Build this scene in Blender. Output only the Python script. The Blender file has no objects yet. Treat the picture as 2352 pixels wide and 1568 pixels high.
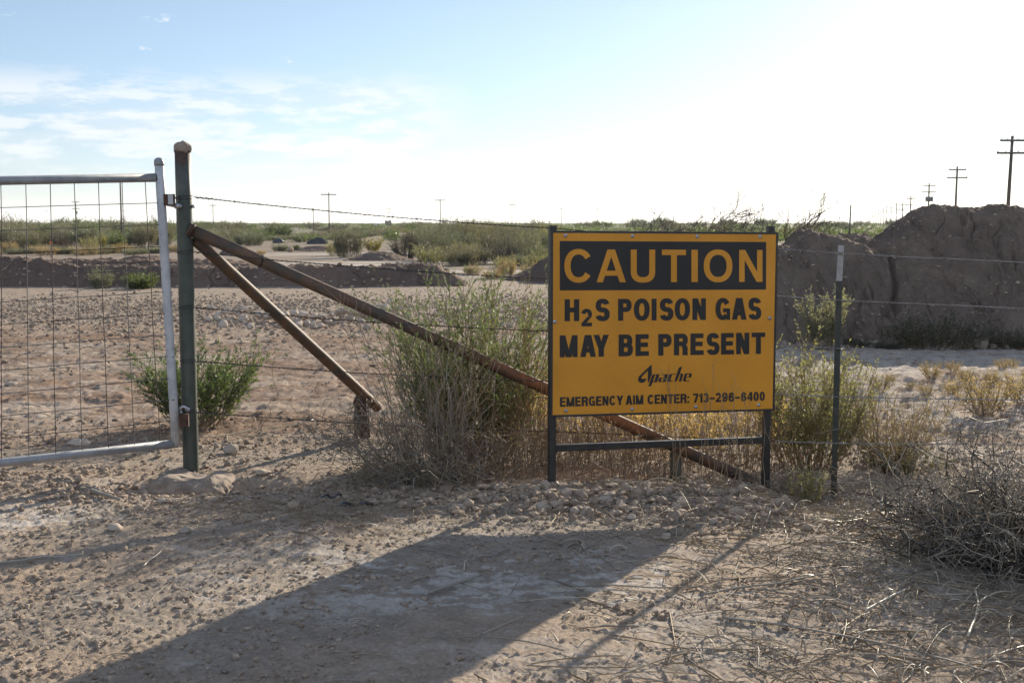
import bpy, math, random
import numpy as np
from mathutils import Vector
from mathutils.geometry import tessellate_polygon

R_ = math.radians
rng = np.random.default_rng(7)
random.seed(7)
scene = bpy.context.scene
COL = scene.collection

# ------------------------------------------------------------------ camera
CAM_H = 1.5
PITCH = math.atan((784 - 512) / 2822.0)
cam_d = bpy.data.cameras.new('camera')
cam_d.sensor_width = 36.0
cam_d.lens = 2822.0 / 2352.0 * 36.0
cam_d.clip_start = 0.05
cam_d.clip_end = 60000
cam_d.dof.use_dof = True
cam_d.dof.focus_distance = 6.6
cam_d.dof.aperture_fstop = 9.0
cam = bpy.data.objects.new('camera', cam_d)
COL.objects.link(cam)
cam.location = (0, 0, CAM_H)
cam.rotation_euler = (math.pi / 2 - PITCH, 0, 0)
scene.camera = cam

# ------------------------------------------------------------------ light
SUN_AZ = R_(27.8)          # to the right of straight ahead
SUN_EL = R_(19.0)
scene.view_settings.view_transform = 'Standard'
scene.view_settings.look = 'None'
scene.view_settings.exposure = 1.0
scene.view_settings.gamma = 1.0
scene.render.engine = 'CYCLES'
scene.cycles.max_bounces = 6
scene.cycles.transparent_max_bounces = 8

sun_d = bpy.data.lights.new('sun', 'SUN')
sun_d.energy = 5.0
sun_d.angle = R_(0.5)
sun_d.color = (1.0, 0.885, 0.71)
sun = bpy.data.objects.new('sun', sun_d)
COL.objects.link(sun)
sdir = Vector((math.sin(SUN_AZ) * math.cos(SUN_EL), math.cos(SUN_AZ) * math.cos(SUN_EL), math.sin(SUN_EL)))
sun.rotation_euler = sdir.to_track_quat('Z', 'Y').to_euler()
sun.location = (10, 20, 15)

world = bpy.data.worlds.new('World')
scene.world = world
world.use_nodes = True
wt = world.node_tree
wt.nodes.clear()


def nd(tree, typ, **kw):
    n = tree.nodes.new(typ)
    for k, v in kw.items():
        setattr(n, k, v)
    return n


def build_world():
    L = wt.links
    out = nd(wt, 'ShaderNodeOutputWorld')
    bg = nd(wt, 'ShaderNodeBackground')
    L.new(bg.outputs[0], out.inputs[0])
    bg.inputs[1].default_value = 0.056
    sky = nd(wt, 'ShaderNodeTexSky', sky_type='NISHITA', sun_disc=False)
    sky.sun_elevation = SUN_EL
    sky.sun_rotation = SUN_AZ
    sky.altitude = 800
    sky.air_density = 1.0
    sky.dust_density = 0.42
    sky.ozone_density = 1.2
    tc = nd(wt, 'ShaderNodeTexCoord')
    sep = nd(wt, 'ShaderNodeSeparateXYZ')
    L.new(tc.outputs['Generated'], sep.inputs[0])
    az = nd(wt, 'ShaderNodeMath', operation='ARCTAN2')
    L.new(sep.outputs[0], az.inputs[0])
    L.new(sep.outputs[1], az.inputs[1])

    def comb(sx, sy):
        c = nd(wt, 'ShaderNodeCombineXYZ')
        a = nd(wt, 'ShaderNodeMath', operation='MULTIPLY'); a.inputs[1].default_value = sx
        b = nd(wt, 'ShaderNodeMath', operation='MULTIPLY'); b.inputs[1].default_value = sy
        L.new(az.outputs[0], a.inputs[0]); L.new(sep.outputs[2], b.inputs[0])
        L.new(a.outputs[0], c.inputs[0]); L.new(b.outputs[0], c.inputs[1])
        return c

    def noise(c, detail, rough, off):
        n = nd(wt, 'ShaderNodeTexNoise', noise_dimensions='3D')
        n.inputs['Scale'].default_value = 1.0
        n.inputs['Detail'].default_value = detail
        n.inputs['Roughness'].default_value = rough
        c.inputs[2].default_value = off
        L.new(c.outputs[0], n.inputs['Vector'])
        return n

    def ramp(src, a, b, lo=0.0, hi=1.0):
        m = nd(wt, 'ShaderNodeMapRange', interpolation_type='SMOOTHSTEP')
        m.inputs[1].default_value = a; m.inputs[2].default_value = b
        m.inputs[3].default_value = lo; m.inputs[4].default_value = hi
        L.new(src, m.inputs[0])
        return m.outputs[0]

    def mul(*xs):
        cur = xs[0]
        for x in xs[1:]:
            m = nd(wt, 'ShaderNodeMath', operation='MULTIPLY')
            L.new(cur, m.inputs[0]); L.new(x, m.inputs[1])
            cur = m.outputs[0]
        return cur
    el = sep.outputs[2]
    A = az.outputs[0]
    band = mul(ramp(A, -0.02, -0.10), ramp(el, 0.030, 0.055), ramp(el, 0.125, 0.095))
    # the cloud bank rises toward the left end
    puffs = ramp(noise(comb(17, 76), 10, 0.64, 5.1).outputs[0], 0.43, 0.58)
    veil = ramp(noise(comb(5, 26), 4, 0.5, 1.7).outputs[0], 0.38, 0.66)
    small = mul(ramp(noise(comb(30, 75), 6, 0.6, 9.2).outputs[0], 0.66, 0.74),
                ramp(el, 0.09, 0.12), ramp(A, -0.10, -0.2))
    # the low sky is whiter than the clear-air model gives
    tint = nd(wt, 'ShaderNodeMix', data_type='RGBA')
    tint.inputs[6].default_value = (0.63, 0.80, 1.19, 1)
    tint.inputs[7].default_value = (0.95, 1.01, 1.10, 1)
    L.new(ramp(el, -0.02, 0.20), tint.inputs[0])
    sk = nd(wt, 'ShaderNodeMix', data_type='RGBA', blend_type='MULTIPLY')
    sk.inputs[0].default_value = 1.0
    L.new(sky.outputs[0], sk.inputs[6]); L.new(tint.outputs[2], sk.inputs[7])

    def layer(under, fac, color, k):
        m = nd(wt, 'ShaderNodeMix', data_type='RGBA')
        m.inputs[7].default_value = (*color, 1)
        f = nd(wt, 'ShaderNodeMath', operation='MULTIPLY'); f.inputs[1].default_value = k
        L.new(fac, f.inputs[0]); L.new(f.outputs[0], m.inputs[0]); L.new(under, m.inputs[6])
        return m.outputs[2]
    c = layer(sk.outputs[2], mul(veil, band), (6.6, 7.3, 7.9), 0.5)
    s = nd(wt, 'ShaderNodeMath', operation='MAXIMUM')
    L.new(mul(puffs, band), s.inputs[0]); L.new(small, s.inputs[1])
    c = layer(c, s.outputs[0], (9.0, 9.2, 9.4), 0.60)
    # bright cloud added to the unseen sky behind the camera to lift shaded surfaces
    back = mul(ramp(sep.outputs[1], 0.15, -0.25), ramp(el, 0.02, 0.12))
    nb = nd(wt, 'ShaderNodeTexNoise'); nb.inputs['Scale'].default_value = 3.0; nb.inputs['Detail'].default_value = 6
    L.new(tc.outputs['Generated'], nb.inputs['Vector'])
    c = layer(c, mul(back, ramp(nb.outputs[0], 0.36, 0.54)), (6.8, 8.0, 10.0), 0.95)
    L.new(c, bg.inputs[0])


build_world()

# ------------------------------------------------------------------ picture <-> place
CP, SP = math.cos(PITCH), math.sin(PITCH)


def ray(px, py):
    u = (px - 1176) / 2822.0
    v = (784 - py) / 2822.0
    return np.array([u, CP + v * SP, -SP + v * CP])


def P(px, py, Y):
    d = ray(px, py)
    return np.array([0, 0, CAM_H]) + d * (Y / d[1])


# ------------------------------------------------------------------ noise
def _hash(ix, iy, seed):
    h = (ix.astype(np.int64) * 374761393 + iy.astype(np.int64) * 668265263 + seed * 1442695041) & 0xFFFFFFFF
    h = ((h ^ (h >> 13)) * 1274126177) & 0xFFFFFFFF
    h = h ^ (h >> 16)
    return (h & 0xFFFFFF).astype(np.float64) / 0xFFFFFF


def vnoise(x, y, seed=0):
    x = np.asarray(x, float); y = np.asarray(y, float)
    ix = np.floor(x); iy = np.floor(y)
    fx = x - ix; fy = y - iy
    fx = fx * fx * fx * (fx * (fx * 6 - 15) + 10); fy = fy * fy * fy * (fy * (fy * 6 - 15) + 10)
    a = _hash(ix, iy, seed); b = _hash(ix + 1, iy, seed)
    c = _hash(ix, iy + 1, seed); d = _hash(ix + 1, iy + 1, seed)
    return (a * (1 - fx) + b * fx) * (1 - fy) + (c * (1 - fx) + d * fx) * fy


def fbm(x, y, octv=4, seed=0, gain=0.5):
    s = 0; amp = 1; tot = 0
    for k in range(octv):
        s = s + amp * vnoise(x * 2 ** k * 1.0 + 17.3 * k, y * 2 ** k + 9.1 * k, seed + k)
        tot += amp
        amp *= gain
    return s / tot


def sst(x, a, b):
    t = np.clip((np.asarray(x, float) - a) / (b - a), 0, 1)
    return t * t * (3 - 2 * t)


# ------------------------------------------------------------------ terrain height
def H0(x, y):
    x = np.asarray(x, float); y = np.asarray(y, float)
    r = np.hypot(x, y)
    near = 1 - sst(y, 6.4 + 0.0 * x, 7.4)
    cross = np.clip(0.03 - 0.025 * x, -0.03, 0.07)
    z = near * cross
    # gravel berm the sign stands in
    z = z + 0.05 * np.exp(-((x - 0.8) / 1.0) ** 2 - ((y - 6.65) / 0.35) ** 2)
    # washed dip in front of the gate post footing
    z = z - 0.29 * np.exp(-((x + 1.75) / 0.45) ** 2 - ((y - 6.84) / 0.27) ** 2)
    z = z - 0.13 * np.maximum(sst(y, 6.9, 7.35) * sst(x, 0.3, 1.5), sst(y, 6.1, 6.95) * sst(x, 1.3, 1.75)) * (1 - sst(y, 9, 12.5))
    # far shallow basin
    z = z - 1.3 * sst(y, 62, 175) * (1 - sst(y, 270, 700)) - 0.25 * sst(y, 270, 700) * (1 - sst(y, 900, 1600))
    return z


def Hd(x, y):
    x = np.asarray(x, float); y = np.asarray(y, float)
    r = np.hypot(x, y)
    f = 1 - sst(r, 25, 60)
    z = H0(x, y)
    soft = 1 - 0.6 * np.exp(-((x - 0.05) / 0.9) ** 2 - ((y - 4.6) / 1.0) ** 2)   # packed smooth patch of the drive
    rough = 1 + (0.9 + 0.9 * sst(x, 1.0, 2.5)) * sst(y, 8.0, 9.5) * (1 - sst(y, 17, 20))
    z = z + f * 0.05 * (fbm(x * 0.7, y * 0.7, 3, 11) - 0.5)
    c1 = np.clip(fbm(x * 7, y * 8, 4, 21, 0.6) - 0.47, 0, 1)
    z = z + f * soft * rough * 0.026 * c1
    c2 = vnoise(x * 26, y * 30, 31) * vnoise(x * 10, y * 10, 33)
    z = z + f * soft * rough * 0.010 * (c2 - 0.25)
    z = z + f * 0.007 * (vnoise(x * 60, y * 60, 41) - 0.5) + f * 0.006 * (vnoise(x * 110, y * 95, 42) - 0.5)
    ridg = 1 - np.abs(2 * fbm(x * 2.6 + 0.6 * y, y * 4.0, 3, 51) - 1)
    z = z + f * sst(y, 8.0, 9.5) * (1 - sst(y, 18, 22)) * 0.03 * (ridg ** 3 - 0.4)
    return z


def G(px, py, ymax=3000):
    d = ray(px, py)
    ys = np.exp(np.linspace(math.log(1.5), math.log(ymax), 6000))
    t = ys / d[1]
    z = CAM_H + d[2] * t
    hh = H0(d[0] * t, ys)
    i = np.argmax(z <= hh)
    if z[i] > hh[i]:
        i = len(ys) - 1
    return np.array([d[0] * t[i], ys[i], hh[i]])


# ------------------------------------------------------------------ materials
MATS = {}


def newmat(name):
    m = bpy.data.materials.new(name)
    m.use_nodes = True
    t = m.node_tree
    MATS[name] = m
    return m, t, t.nodes['Principled BSDF']


def tex_noise(t, scale, detail=4, rough=0.55, coord='Object', stretch=None):
    c = nd(t, 'ShaderNodeTexCoord')
    n = nd(t, 'ShaderNodeTexNoise')
    n.inputs['Scale'].default_value = scale
    n.inputs['Detail'].default_value = detail
    n.inputs['Roughness'].default_value = rough
    if stretch:
        mp = nd(t, 'ShaderNodeMapping')
        mp.inputs['Scale'].default_value = stretch
        t.links.new(c.outputs[coord], mp.inputs[0]); t.links.new(mp.outputs[0], n.inputs['Vector'])
    else:
        t.links.new(c.outputs[coord], n.inputs['Vector'])
    return n.outputs['Fac']


def mapr(t, src, a, b, lo=0., hi=1.):
    m = nd(t, 'ShaderNodeMapRange')
    m.inputs[1].default_value = a; m.inputs[2].default_value = b
    m.inputs[3].default_value = lo; m.inputs[4].default_value = hi
    t.links.new(src, m.inputs[0])
    return m.outputs[0]


def mixc(t, fac, a, b, mode='MIX'):
    m = nd(t, 'ShaderNodeMix', data_type='RGBA', blend_type=mode)
    for i, v in ((0, fac), (6, a), (7, b)):
        if isinstance(v, (int, float)):
            m.inputs[i].default_value = v
        elif isinstance(v, tuple):
            m.inputs[i].default_value = (*v, 1)
        else:
            t.links.new(v, m.inputs[i])
    return m.outputs[2]


def bump(t, b, src, strength, dist):
    n = nd(t, 'ShaderNodeBump')
    n.inputs['Strength'].default_value = strength
    n.inputs['Distance'].default_value = dist
    t.links.new(src, n.inputs['Height'])
    t.links.new(n.outputs[0], b.inputs['Normal'])


def mat_dirt(name, strength=0.6, attr=True, base=(0.3, 0.24, 0.19), cracks=False):
    m, t, b = newmat(name)
    b.inputs['Roughness'].default_value = 0.95
    b.inputs['Specular IOR Level'].default_value = 0.15
    if attr:
        a = nd(t, 'ShaderNodeVertexColor', layer_name='tone')
        col = a.outputs[0]
    else:
        n0 = tex_noise(t, 0.5, 4)
        col = mixc(t, mapr(t, n0, .35, .65), base, tuple(v * 1.25 for v in base))
    n1 = tex_noise(t, 60, 6, 0.7)
    n2 = tex_noise(t, 7, 5, 0.65)
    col = mixc(t, 1.0, col, mixc(t, mapr(t, n1, .3, .7), (0.70, 0.68, 0.66), (1.18, 1.16, 1.14)), 'MULTIPLY')
    col = mixc(t, 1.0, col, mixc(t, mapr(t, n2, .3, .7), (0.84, 0.82, 0.80), (1.12, 1.12, 1.12)), 'MULTIPLY')
    h = nd(t, 'ShaderNodeMath', operation='ADD')
    t.links.new(tex_noise(t, 130, 5, 0.75), h.inputs[0])
    t.links.new(tex_noise(t, 28, 5, 0.7), h.inputs[1])
    hh = h.outputs[0]
    if cracks:
        vc = nd(t, 'ShaderNodeTexCoord')
        mp = nd(t, 'ShaderNodeMapping'); mp.inputs['Scale'].default_value = (2.6, 1.0, 0.8)
        nz = nd(t, 'ShaderNodeTexNoise'); nz.inputs['Scale'].default_value = 1.6; nz.inputs['Detail'].default_value = 4
        ad = nd(t, 'ShaderNodeMix', data_type='VECTOR'); ad.inputs[0].default_value = 0.45
        t.links.new(vc.outputs['Object'], nz.inputs['Vector'])
        t.links.new(vc.outputs['Object'], ad.inputs[4]); t.links.new(nz.outputs['Color'], ad.inputs[5])
        t.links.new(ad.outputs[1], mp.inputs[0])
        vo = nd(t, 'ShaderNodeTexVoronoi', feature='DISTANCE_TO_EDGE'); vo.inputs['Scale'].default_value = 1.3
        t.links.new(mp.outputs[0], vo.inputs['Vector'])
        ck = mapr(t, vo.outputs['Distance'], 0.0, 0.035)
        msk = mapr(t, tex_noise(t, 0.9, 2), .48, .58)
        mxx = nd(t, 'ShaderNodeMath', operation='MAXIMUM')
        inv = nd(t, 'ShaderNodeMath', operation='SUBTRACT'); inv.inputs[0].default_value = 1.0
        t.links.new(msk, inv.inputs[1])
        t.links.new(ck, mxx.inputs[0]); t.links.new(inv.outputs[0], mxx.inputs[1])
        s = nd(t, 'ShaderNodeMath', operation='MULTIPLY'); s.inputs[1].default_value = 3.0
        t.links.new(mxx.outputs[0], s.inputs[0])
        h2 = nd(t, 'ShaderNodeMath', operation='ADD')
        t.links.new(hh, h2.inputs[0]); t.links.new(s.outputs[0], h2.inputs[1])
        hh = h2.outputs[0]
    bump(t, b, hh, strength, 0.03 if not cracks else 0.08)
    t.links.new(col, b.inputs['Base Color'])
    return m


mat_dirt('ground dirt', 0.45)
mat_dirt('bank dirt', 1.0, cracks=True)


def mat_rock(name, c1, c2):
    m, t, b = newmat(name)
    g = nd(t, 'ShaderNodeNewGeometry')
    col = mixc(t, g.outputs['Random Per Island'], c1, c2)
    o = nd(t, 'ShaderNodeObjectInfo')
    col = mixc(t, 1.0, col, mixc(t, o.outputs['Random'], (0.8, 0.78, 0.76), (1.15, 1.12, 1.1)), 'MULTIPLY')
    n = tex_noise(t, 40, 5, 0.7)
    col = mixc(t, 1.0, col, mixc(t, mapr(t, n, .3, .7), (0.72, 0.7, 0.68), (1.15, 1.15, 1.15)), 'MULTIPLY')
    t.links.new(col, b.inputs['Base Color'])
    b.inputs['Roughness'].default_value = 0.9
    b.inputs['Specular IOR Level'].default_value = 0.2
    bump(t, b, tex_noise(t, 70, 4, 0.7), 0.5, 0.01)


mat_rock('gravel stone', (0.27, 0.205, 0.155), (0.46, 0.38, 0.305))
mat_rock('pale stone', (0.40, 0.33, 0.27), (0.50, 0.43, 0.36))


def mat_leaf(name, c1, c2, trans=0.5, gloss=0.05, grough=0.45):
    m, t, b = newmat(name)
    t.nodes.remove(b)
    out = t.nodes['Material Output']
    g = nd(t, 'ShaderNodeNewGeometry')
    col = mixc(t, g.outputs['Random Per Island'], c1, c2)
    o = nd(t, 'ShaderNodeObjectInfo')
    col = mixc(t, 1.0, col, mixc(t, o.outputs['Random'], (0.78, 0.82, 0.85), (1.18, 1.12, 1.0)), 'MULTIPLY')
    d = nd(t, 'ShaderNodeBsdfDiffuse'); tr = nd(t, 'ShaderNodeBsdfTranslucent')
    mx = nd(t, 'ShaderNodeMixShader'); mx.inputs[0].default_value = trans
    gl = nd(t, 'ShaderNodeBsdfGlossy'); gl.inputs['Roughness'].default_value = grough
    m2 = nd(t, 'ShaderNodeMixShader'); m2.inputs[0].default_value = gloss
    t.links.new(col, d.inputs[0])
    tc = mixc(t, 1.0, col, (1.28, 1.32, 0.95), 'MULTIPLY')
    t.links.new(tc, tr.inputs[0])
    t.links.new(d.outputs[0], mx.inputs[1]); t.links.new(tr.outputs[0], mx.inputs[2])
    t.links.new(mx.outputs[0], m2.inputs[1]); t.links.new(gl.outputs[0], m2.inputs[2])
    t.links.new(m2.outputs[0], out.inputs[0])


mat_leaf('leaf bright green', (0.055, 0.085, 0.03), (0.11, 0.15, 0.045))
mat_leaf('leaf fresh green', (0.085, 0.115, 0.05), (0.15, 0.185, 0.085))
mat_leaf('leaf grey green', (0.10, 0.11, 0.07), (0.17, 0.18, 0.115))
mat_leaf('leaf olive', (0.085, 0.082, 0.05), (0.14, 0.135, 0.08))
mat_leaf('leaf yellow green', (0.165, 0.165, 0.075), (0.26, 0.25, 0.125))
mat_leaf('leaf bright yellow', (0.22, 0.18, 0.03), (0.30, 0.25, 0.05))
mat_leaf('leaf sage', (0.16, 0.165, 0.115), (0.24, 0.24, 0.17))
mat_leaf('leaf mesquite', (0.065, 0.095, 0.035), (0.12, 0.155, 0.055))
mat_leaf('leaf dark', (0.035, 0.042, 0.03), (0.06, 0.068, 0.045))
mat_leaf('dry leaf tan', (0.25, 0.185, 0.10), (0.38, 0.29, 0.165), 0.45)
mat_leaf('golden seed', (0.38, 0.28, 0.13), (0.56, 0.43, 0.22), 0.55)
mat_leaf('dry stalk', (0.20, 0.15, 0.10), (0.34, 0.27, 0.19), 0.15, 0.07, 0.45)
mat_leaf('grey twig', (0.16, 0.14, 0.12), (0.30, 0.27, 0.235), 0.0, 0.07, 0.45)
mat_leaf('dark twig', (0.06, 0.05, 0.042), (0.12, 0.10, 0.085), 0.0)
mat_leaf('pale twig', (0.38, 0.33, 0.26), (0.46, 0.41, 0.33), 0.0, 0.10, 0.4)


def mat_metal(name, c1, c2, c3=None, scale=9, lo=.45, hi=.6, rough=0.55, metal=0.0, stretch=None, lo3=.58, hi3=.66):
    m, t, b = newmat(name)
    n = tex_noise(t, scale, 6, 0.65, 'Object', stretch)
    col = mixc(t, mapr(t, n, lo, hi), c1, c2)
    if c3:
        n3 = tex_noise(t, scale * 2.3, 6, 0.7)
        col = mixc(t, mapr(t, n3, lo3, hi3), col, c3)
    t.links.new(col, b.inputs['Base Color'])
    b.inputs['Roughness'].default_value = rough
    b.inputs['Metallic'].default_value = metal
    bump(t, b, tex_noise(t, 60, 4, 0.6), 0.15, 0.004)
    return m


mat_metal('green paint', (0.040, 0.052, 0.042), (0.062, 0.072, 0.058), (0.085, 0.042, 0.024), 8, rough=0.5, lo3=.64, hi3=.72)
mat_metal('patchy rust', (0.040, 0.052, 0.042), (0.035, 0.022, 0.016), (0.07, 0.035, 0.02), 13, .42, .5, rough=0.7)
mat_metal('rusty pipe', (0.115, 0.062, 0.036), (0.055, 0.048, 0.036), (0.18, 0.09, 0.048), 7, .40, .62, rough=0.7, lo3=.55, hi3=.68)
mat_metal('rust', (0.075, 0.035, 0.02), (0.035, 0.02, 0.014), (0.13, 0.06, 0.03), 25, rough=0.8)
mat_metal('galvanised tube', (0.30, 0.31, 0.325), (0.22, 0.23, 0.245), (0.36, 0.36, 0.355), 9, .4, .65, rough=0.45, metal=0.25)
mat_metal('worn white paint', (0.46, 0.47, 0.48), (0.36, 0.37, 0.39), (0.07, 0.045, 0.03), 10, rough=0.55, lo3=.63, hi3=.68)
mat_metal('zinc', (0.45, 0.45, 0.46), (0.33, 0.33, 0.34), None, 30, rough=0.35, metal=0.8)
mat_metal('mesh wire rusty', (0.030, 0.016, 0.013), (0.05, 0.03, 0.026), None, 12, rough=0.7)
mat_metal('mesh wire grey', (0.10, 0.10, 0.10), (0.06, 0.055, 0.05), None, 12, rough=0.55)
mat_metal('fence wire', (0.025, 0.025, 0.026), (0.05, 0.047, 0.045), None, 8, rough=0.45, metal=0.2)
mat_metal('bright fence wire', (0.34, 0.33, 0.32), (0.24, 0.23, 0.22), None, 8, rough=0.28, metal=0.9)
mat_metal('black steel', (0.018, 0.018, 0.018), (0.028, 0.026, 0.024), (0.06, 0.04, 0.03), 14, rough=0.42, lo3=.66, hi3=.74)
mat_metal('post green', (0.030, 0.036, 0.030), (0.045, 0.045, 0.038), None, 14, rough=0.5)
mat_metal('post white tip', (0.34, 0.34, 0.33), (0.27, 0.27, 0.26), (0.2, 0.19, 0.17), 16, rough=0.6)
mat_metal('weathered concrete', (0.27, 0.215, 0.17), (0.19, 0.15, 0.12), (0.33, 0.28, 0.235), 14, rough=0.95)
mat_metal('pole wood', (0.085, 0.065, 0.052), (0.13, 0.10, 0.08), None, 1.0, rough=0.85)
mat_metal('transformer grey', (0.16, 0.16, 0.165), (0.2, 0.2, 0.2), None, 1.0, rough=0.5)
mat_metal('black plastic', (0.012, 0.014, 0.018), (0.025, 0.03, 0.036), None, 1.5, rough=0.28)
mat_metal('white tank paint', (0.75, 0.75, 0.74), (0.68, 0.68, 0.67), None, 0.6, rough=0.4)
mat_metal('dark tank paint', (0.10, 0.10, 0.10), (0.14, 0.13, 0.12), None, 0.6, rough=0.5)
mat_metal('stake wood', (0.34, 0.25, 0.17), (0.42, 0.32, 0.22), None, 8, rough=0.85)
mat_metal('orange paint', (0.75, 0.22, 0.05), (0.65, 0.18, 0.04), None, 6, rough=0.6)
mat_metal('turbine white', (0.7, 0.7, 0.7), (0.65, 0.65, 0.65), None, 0.1, rough=0.5)


def mat_post():
    m, t, b = newmat('post paint')
    c = nd(t, 'ShaderNodeTexCoord'); sp = nd(t, 'ShaderNodeSeparateXYZ'); t.links.new(c.outputs['Object'], sp.inputs[0])
    col = mixc(t, mapr(t, tex_noise(t, 8, 6, .65), .42, .6), (0.040, 0.052, 0.042), (0.064, 0.074, 0.060))
    g = nd(t, 'ShaderNodeMath', operation='ADD')
    t.links.new(mapr(t, sp.outputs[2], GP_TOP - 0.16, GP_TOP - 0.03, 0.0, 0.42), g.inputs[0])
    t.links.new(tex_noise(t, 16, 6, .7, 'Object', (1.6, 1.6, 0.6)), g.inputs[1])
    w = nd(t, 'ShaderNodeMath', operation='ADD')
    t.links.new(mapr(t, sp.outputs[2], 0.25, 0.75, 0.05, 0.0), w.inputs[0]); t.links.new(g.outputs[0], w.inputs[1])
    rust = mixc(t, mapr(t, tex_noise(t, 40, 4, .7), .35, .65), (0.030, 0.020, 0.016), (0.085, 0.042, 0.024))
    col = mixc(t, mapr(t, w.outputs[0], .66, .74), col, rust)
    t.links.new(col, b.inputs['Base Color']); b.inputs['Roughness'].default_value = 0.5
    bump(t, b, tex_noise(t, 60, 4, 0.6), 0.15, 0.004)


GP_TOP = float(P(419.5, 346, 7.35)[2])
mat_post()


def mat_sign(name, c1, c2, rough):
    m, t, b = newmat(name)
    n = tex_noise(t, 3.0, 4, 0.55)
    col = mixc(t, mapr(t, n, .35, .65), c1, c2)
    n2 = tex_noise(t, 45, 6, 0.7)
    col = mixc(t, 1.0, col, mixc(t, mapr(t, n2, .3, .7), (0.95, 0.95, 0.95), (1.03, 1.03, 1.03)), 'MULTIPLY')
    t.links.new(col, b.inputs['Base Color'])
    b.inputs['Roughness'].default_value = rough
    b.inputs['Specular IOR Level'].default_value = 0.35
    bump(t, b, tex_noise(t, 4.0, 3, 0.5), 0.08, 0.01)


mat_sign('sign yellow', (0.55, 0.235, 0.018), (0.63, 0.278, 0.026), 0.38)
mat_sign('sign black', (0.018, 0.018, 0.019), (0.024, 0.023, 0.023), 0.40)

# ------------------------------------------------------------------ mesh building


class MB:
    def __init__(self):
        self.v = []; self.f = []; self.n = 0; self.sm = []; self.mi = []

    def add(self, verts, *faces, smooth=False, mi=0):
        verts = np.asarray(verts, float).reshape(-1, 3)
        for f in faces:
            f = np.asarray(f, int)
            if f.ndim == 1:
                f = f[None]
            if f.size == 0:
                continue
            self.f.append(f + self.n)
            self.sm.append(np.full(len(f), smooth)); self.mi.append(np.full(len(f), mi))
        self.v.append(verts); self.n += len(verts)
        return self

    def build(self, name, mat, parent=None, origin=None, color=None, coll=True):
        me = bpy.data.meshes.new(name)
        V = np.concatenate(self.v) if self.v else np.zeros((0, 3))
        if origin is not None:
            V = V - np.asarray(origin)
        me.vertices.add(len(V)); me.vertices.foreach_set('co', V.astype(np.float32).ravel())
        tot = np.concatenate([np.full(len(f), f.shape[1]) for f in self.f])
        idx = np.concatenate([f.ravel() for f in self.f])
        me.loops.add(len(idx)); me.loops.foreach_set('vertex_index', idx.astype(np.int32))
        me.polygons.add(len(tot))
        st = np.concatenate([[0], np.cumsum(tot)[:-1]])
        me.polygons.foreach_set('loop_start', st.astype(np.int32))
        me.polygons.foreach_set('loop_total', tot.astype(np.int32))
        me.polygons.foreach_set('use_smooth', np.concatenate(self.sm))
        me.polygons.foreach_set('material_index', np.concatenate(self.mi).astype(np.int32))
        mats = mat if isinstance(mat, (list, tuple)) else [mat]
        for mm in mats:
            me.materials.append(MATS[mm])
        me.update(calc_edges=True)
        me.validate()
        if color is not None:
            ca = me.color_attributes.new('tone', 'FLOAT_COLOR', 'POINT')
            c4 = np.concatenate([color, np.ones((len(color), 1))], 1).astype(np.float32)
            ca.data.foreach_set('color', c4.ravel())
        o = bpy.data.objects.new(name, me)
        if origin is not None and parent is None:
            o.location = origin
        if coll:
            COL.objects.link(o)
        if parent is not None:
            o.parent = parent
            if origin is not None:
                pass
        return o


def tag(o, label=None, cat=None, group=None, kind=None):
    if label: o['label'] = label
    if cat: o['category'] = cat
    if group: o['group'] = group
    if kind: o['kind'] = kind
    return o


def empty(name, loc, label, cat, group=None):
    o = bpy.data.objects.new(name, None)
    o.empty_display_size = 0.2
    COL.objects.link(o)
    o.location = loc
    return tag(o, label, cat, group)


def copy_thing(o, loc=None, rz=None, sc=None, label=None, group=None):
    c = o.copy()
    COL.objects.link(c)
    for ch in o.children:
        d = ch.copy(); COL.objects.link(d); d.parent = c
        for g in ch.children:
            e = g.copy(); COL.objects.link(e); e.parent = d
    if loc is not None: c.location = loc
    if rz is not None: c.rotation_euler = (0, 0, rz)
    if sc is not None: c.scale = sc if hasattr(sc, '__len__') else (sc, sc, sc)
    if label: c['label'] = label
    if group: c['group'] = group
    return c


def nrm(a):
    return a / np.maximum(np.linalg.norm(a, axis=-1, keepdims=True), 1e-9)


def tubes(mb, Pts, Rad, sides=3, mi=0, smooth=True, cap=False):
    Pts = np.asarray(Pts, float)
    if Pts.ndim == 2: Pts = Pts[None]
    m, k, _ = Pts.shape
    Rad = np.broadcast_to(np.asarray(Rad, float), (m, k))
    T = nrm(np.gradient(Pts, axis=1))
    mean = nrm(T.mean(1))
    ref = np.where(np.abs(mean[:, 2:3]) > 0.85, np.array([[1., 0, 0]]), np.array([[0, 0, 1.]]))
    n1 = nrm(np.cross(T, ref[:, None, :])); n2 = np.cross(T, n1)
    a = np.arange(sides) * 2 * np.pi / sides
    V = Pts[:, :, None, :] + Rad[:, :, None, None] * (np.cos(a)[None, None, :, None] * n1[:, :, None, :] + np.sin(a)[None, None, :, None] * n2[:, :, None, :])
    base = (np.arange(m) * k * sides)[:, None, None]
    i = np.arange(k - 1)[None, :, None] * sides; j = np.arange(sides)[None, None, :]; j2 = (j + 1) % sides
    F = np.stack([base + i + j, base + i + sides + j, base + i + sides + j2, base + i + j2], -1).reshape(-1, 4)
    fs = [F]
    V = V.reshape(-1, 3)
    if cap and m == 1:
        c0 = len(V); V = np.concatenate([V, Pts[0, :1], Pts[0, -1:]])
        jj = np.arange(sides); kk = (jj + 1) % sides
        fs.append(np.stack([np.full(sides, c0), jj, kk], -1))
        o = (k - 1) * sides
        fs.append(np.stack([np.full(sides, c0 + 1), o + kk, o + jj], -1))
    mb.add(V, *fs, smooth=smooth, mi=mi)
    return mb


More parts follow.
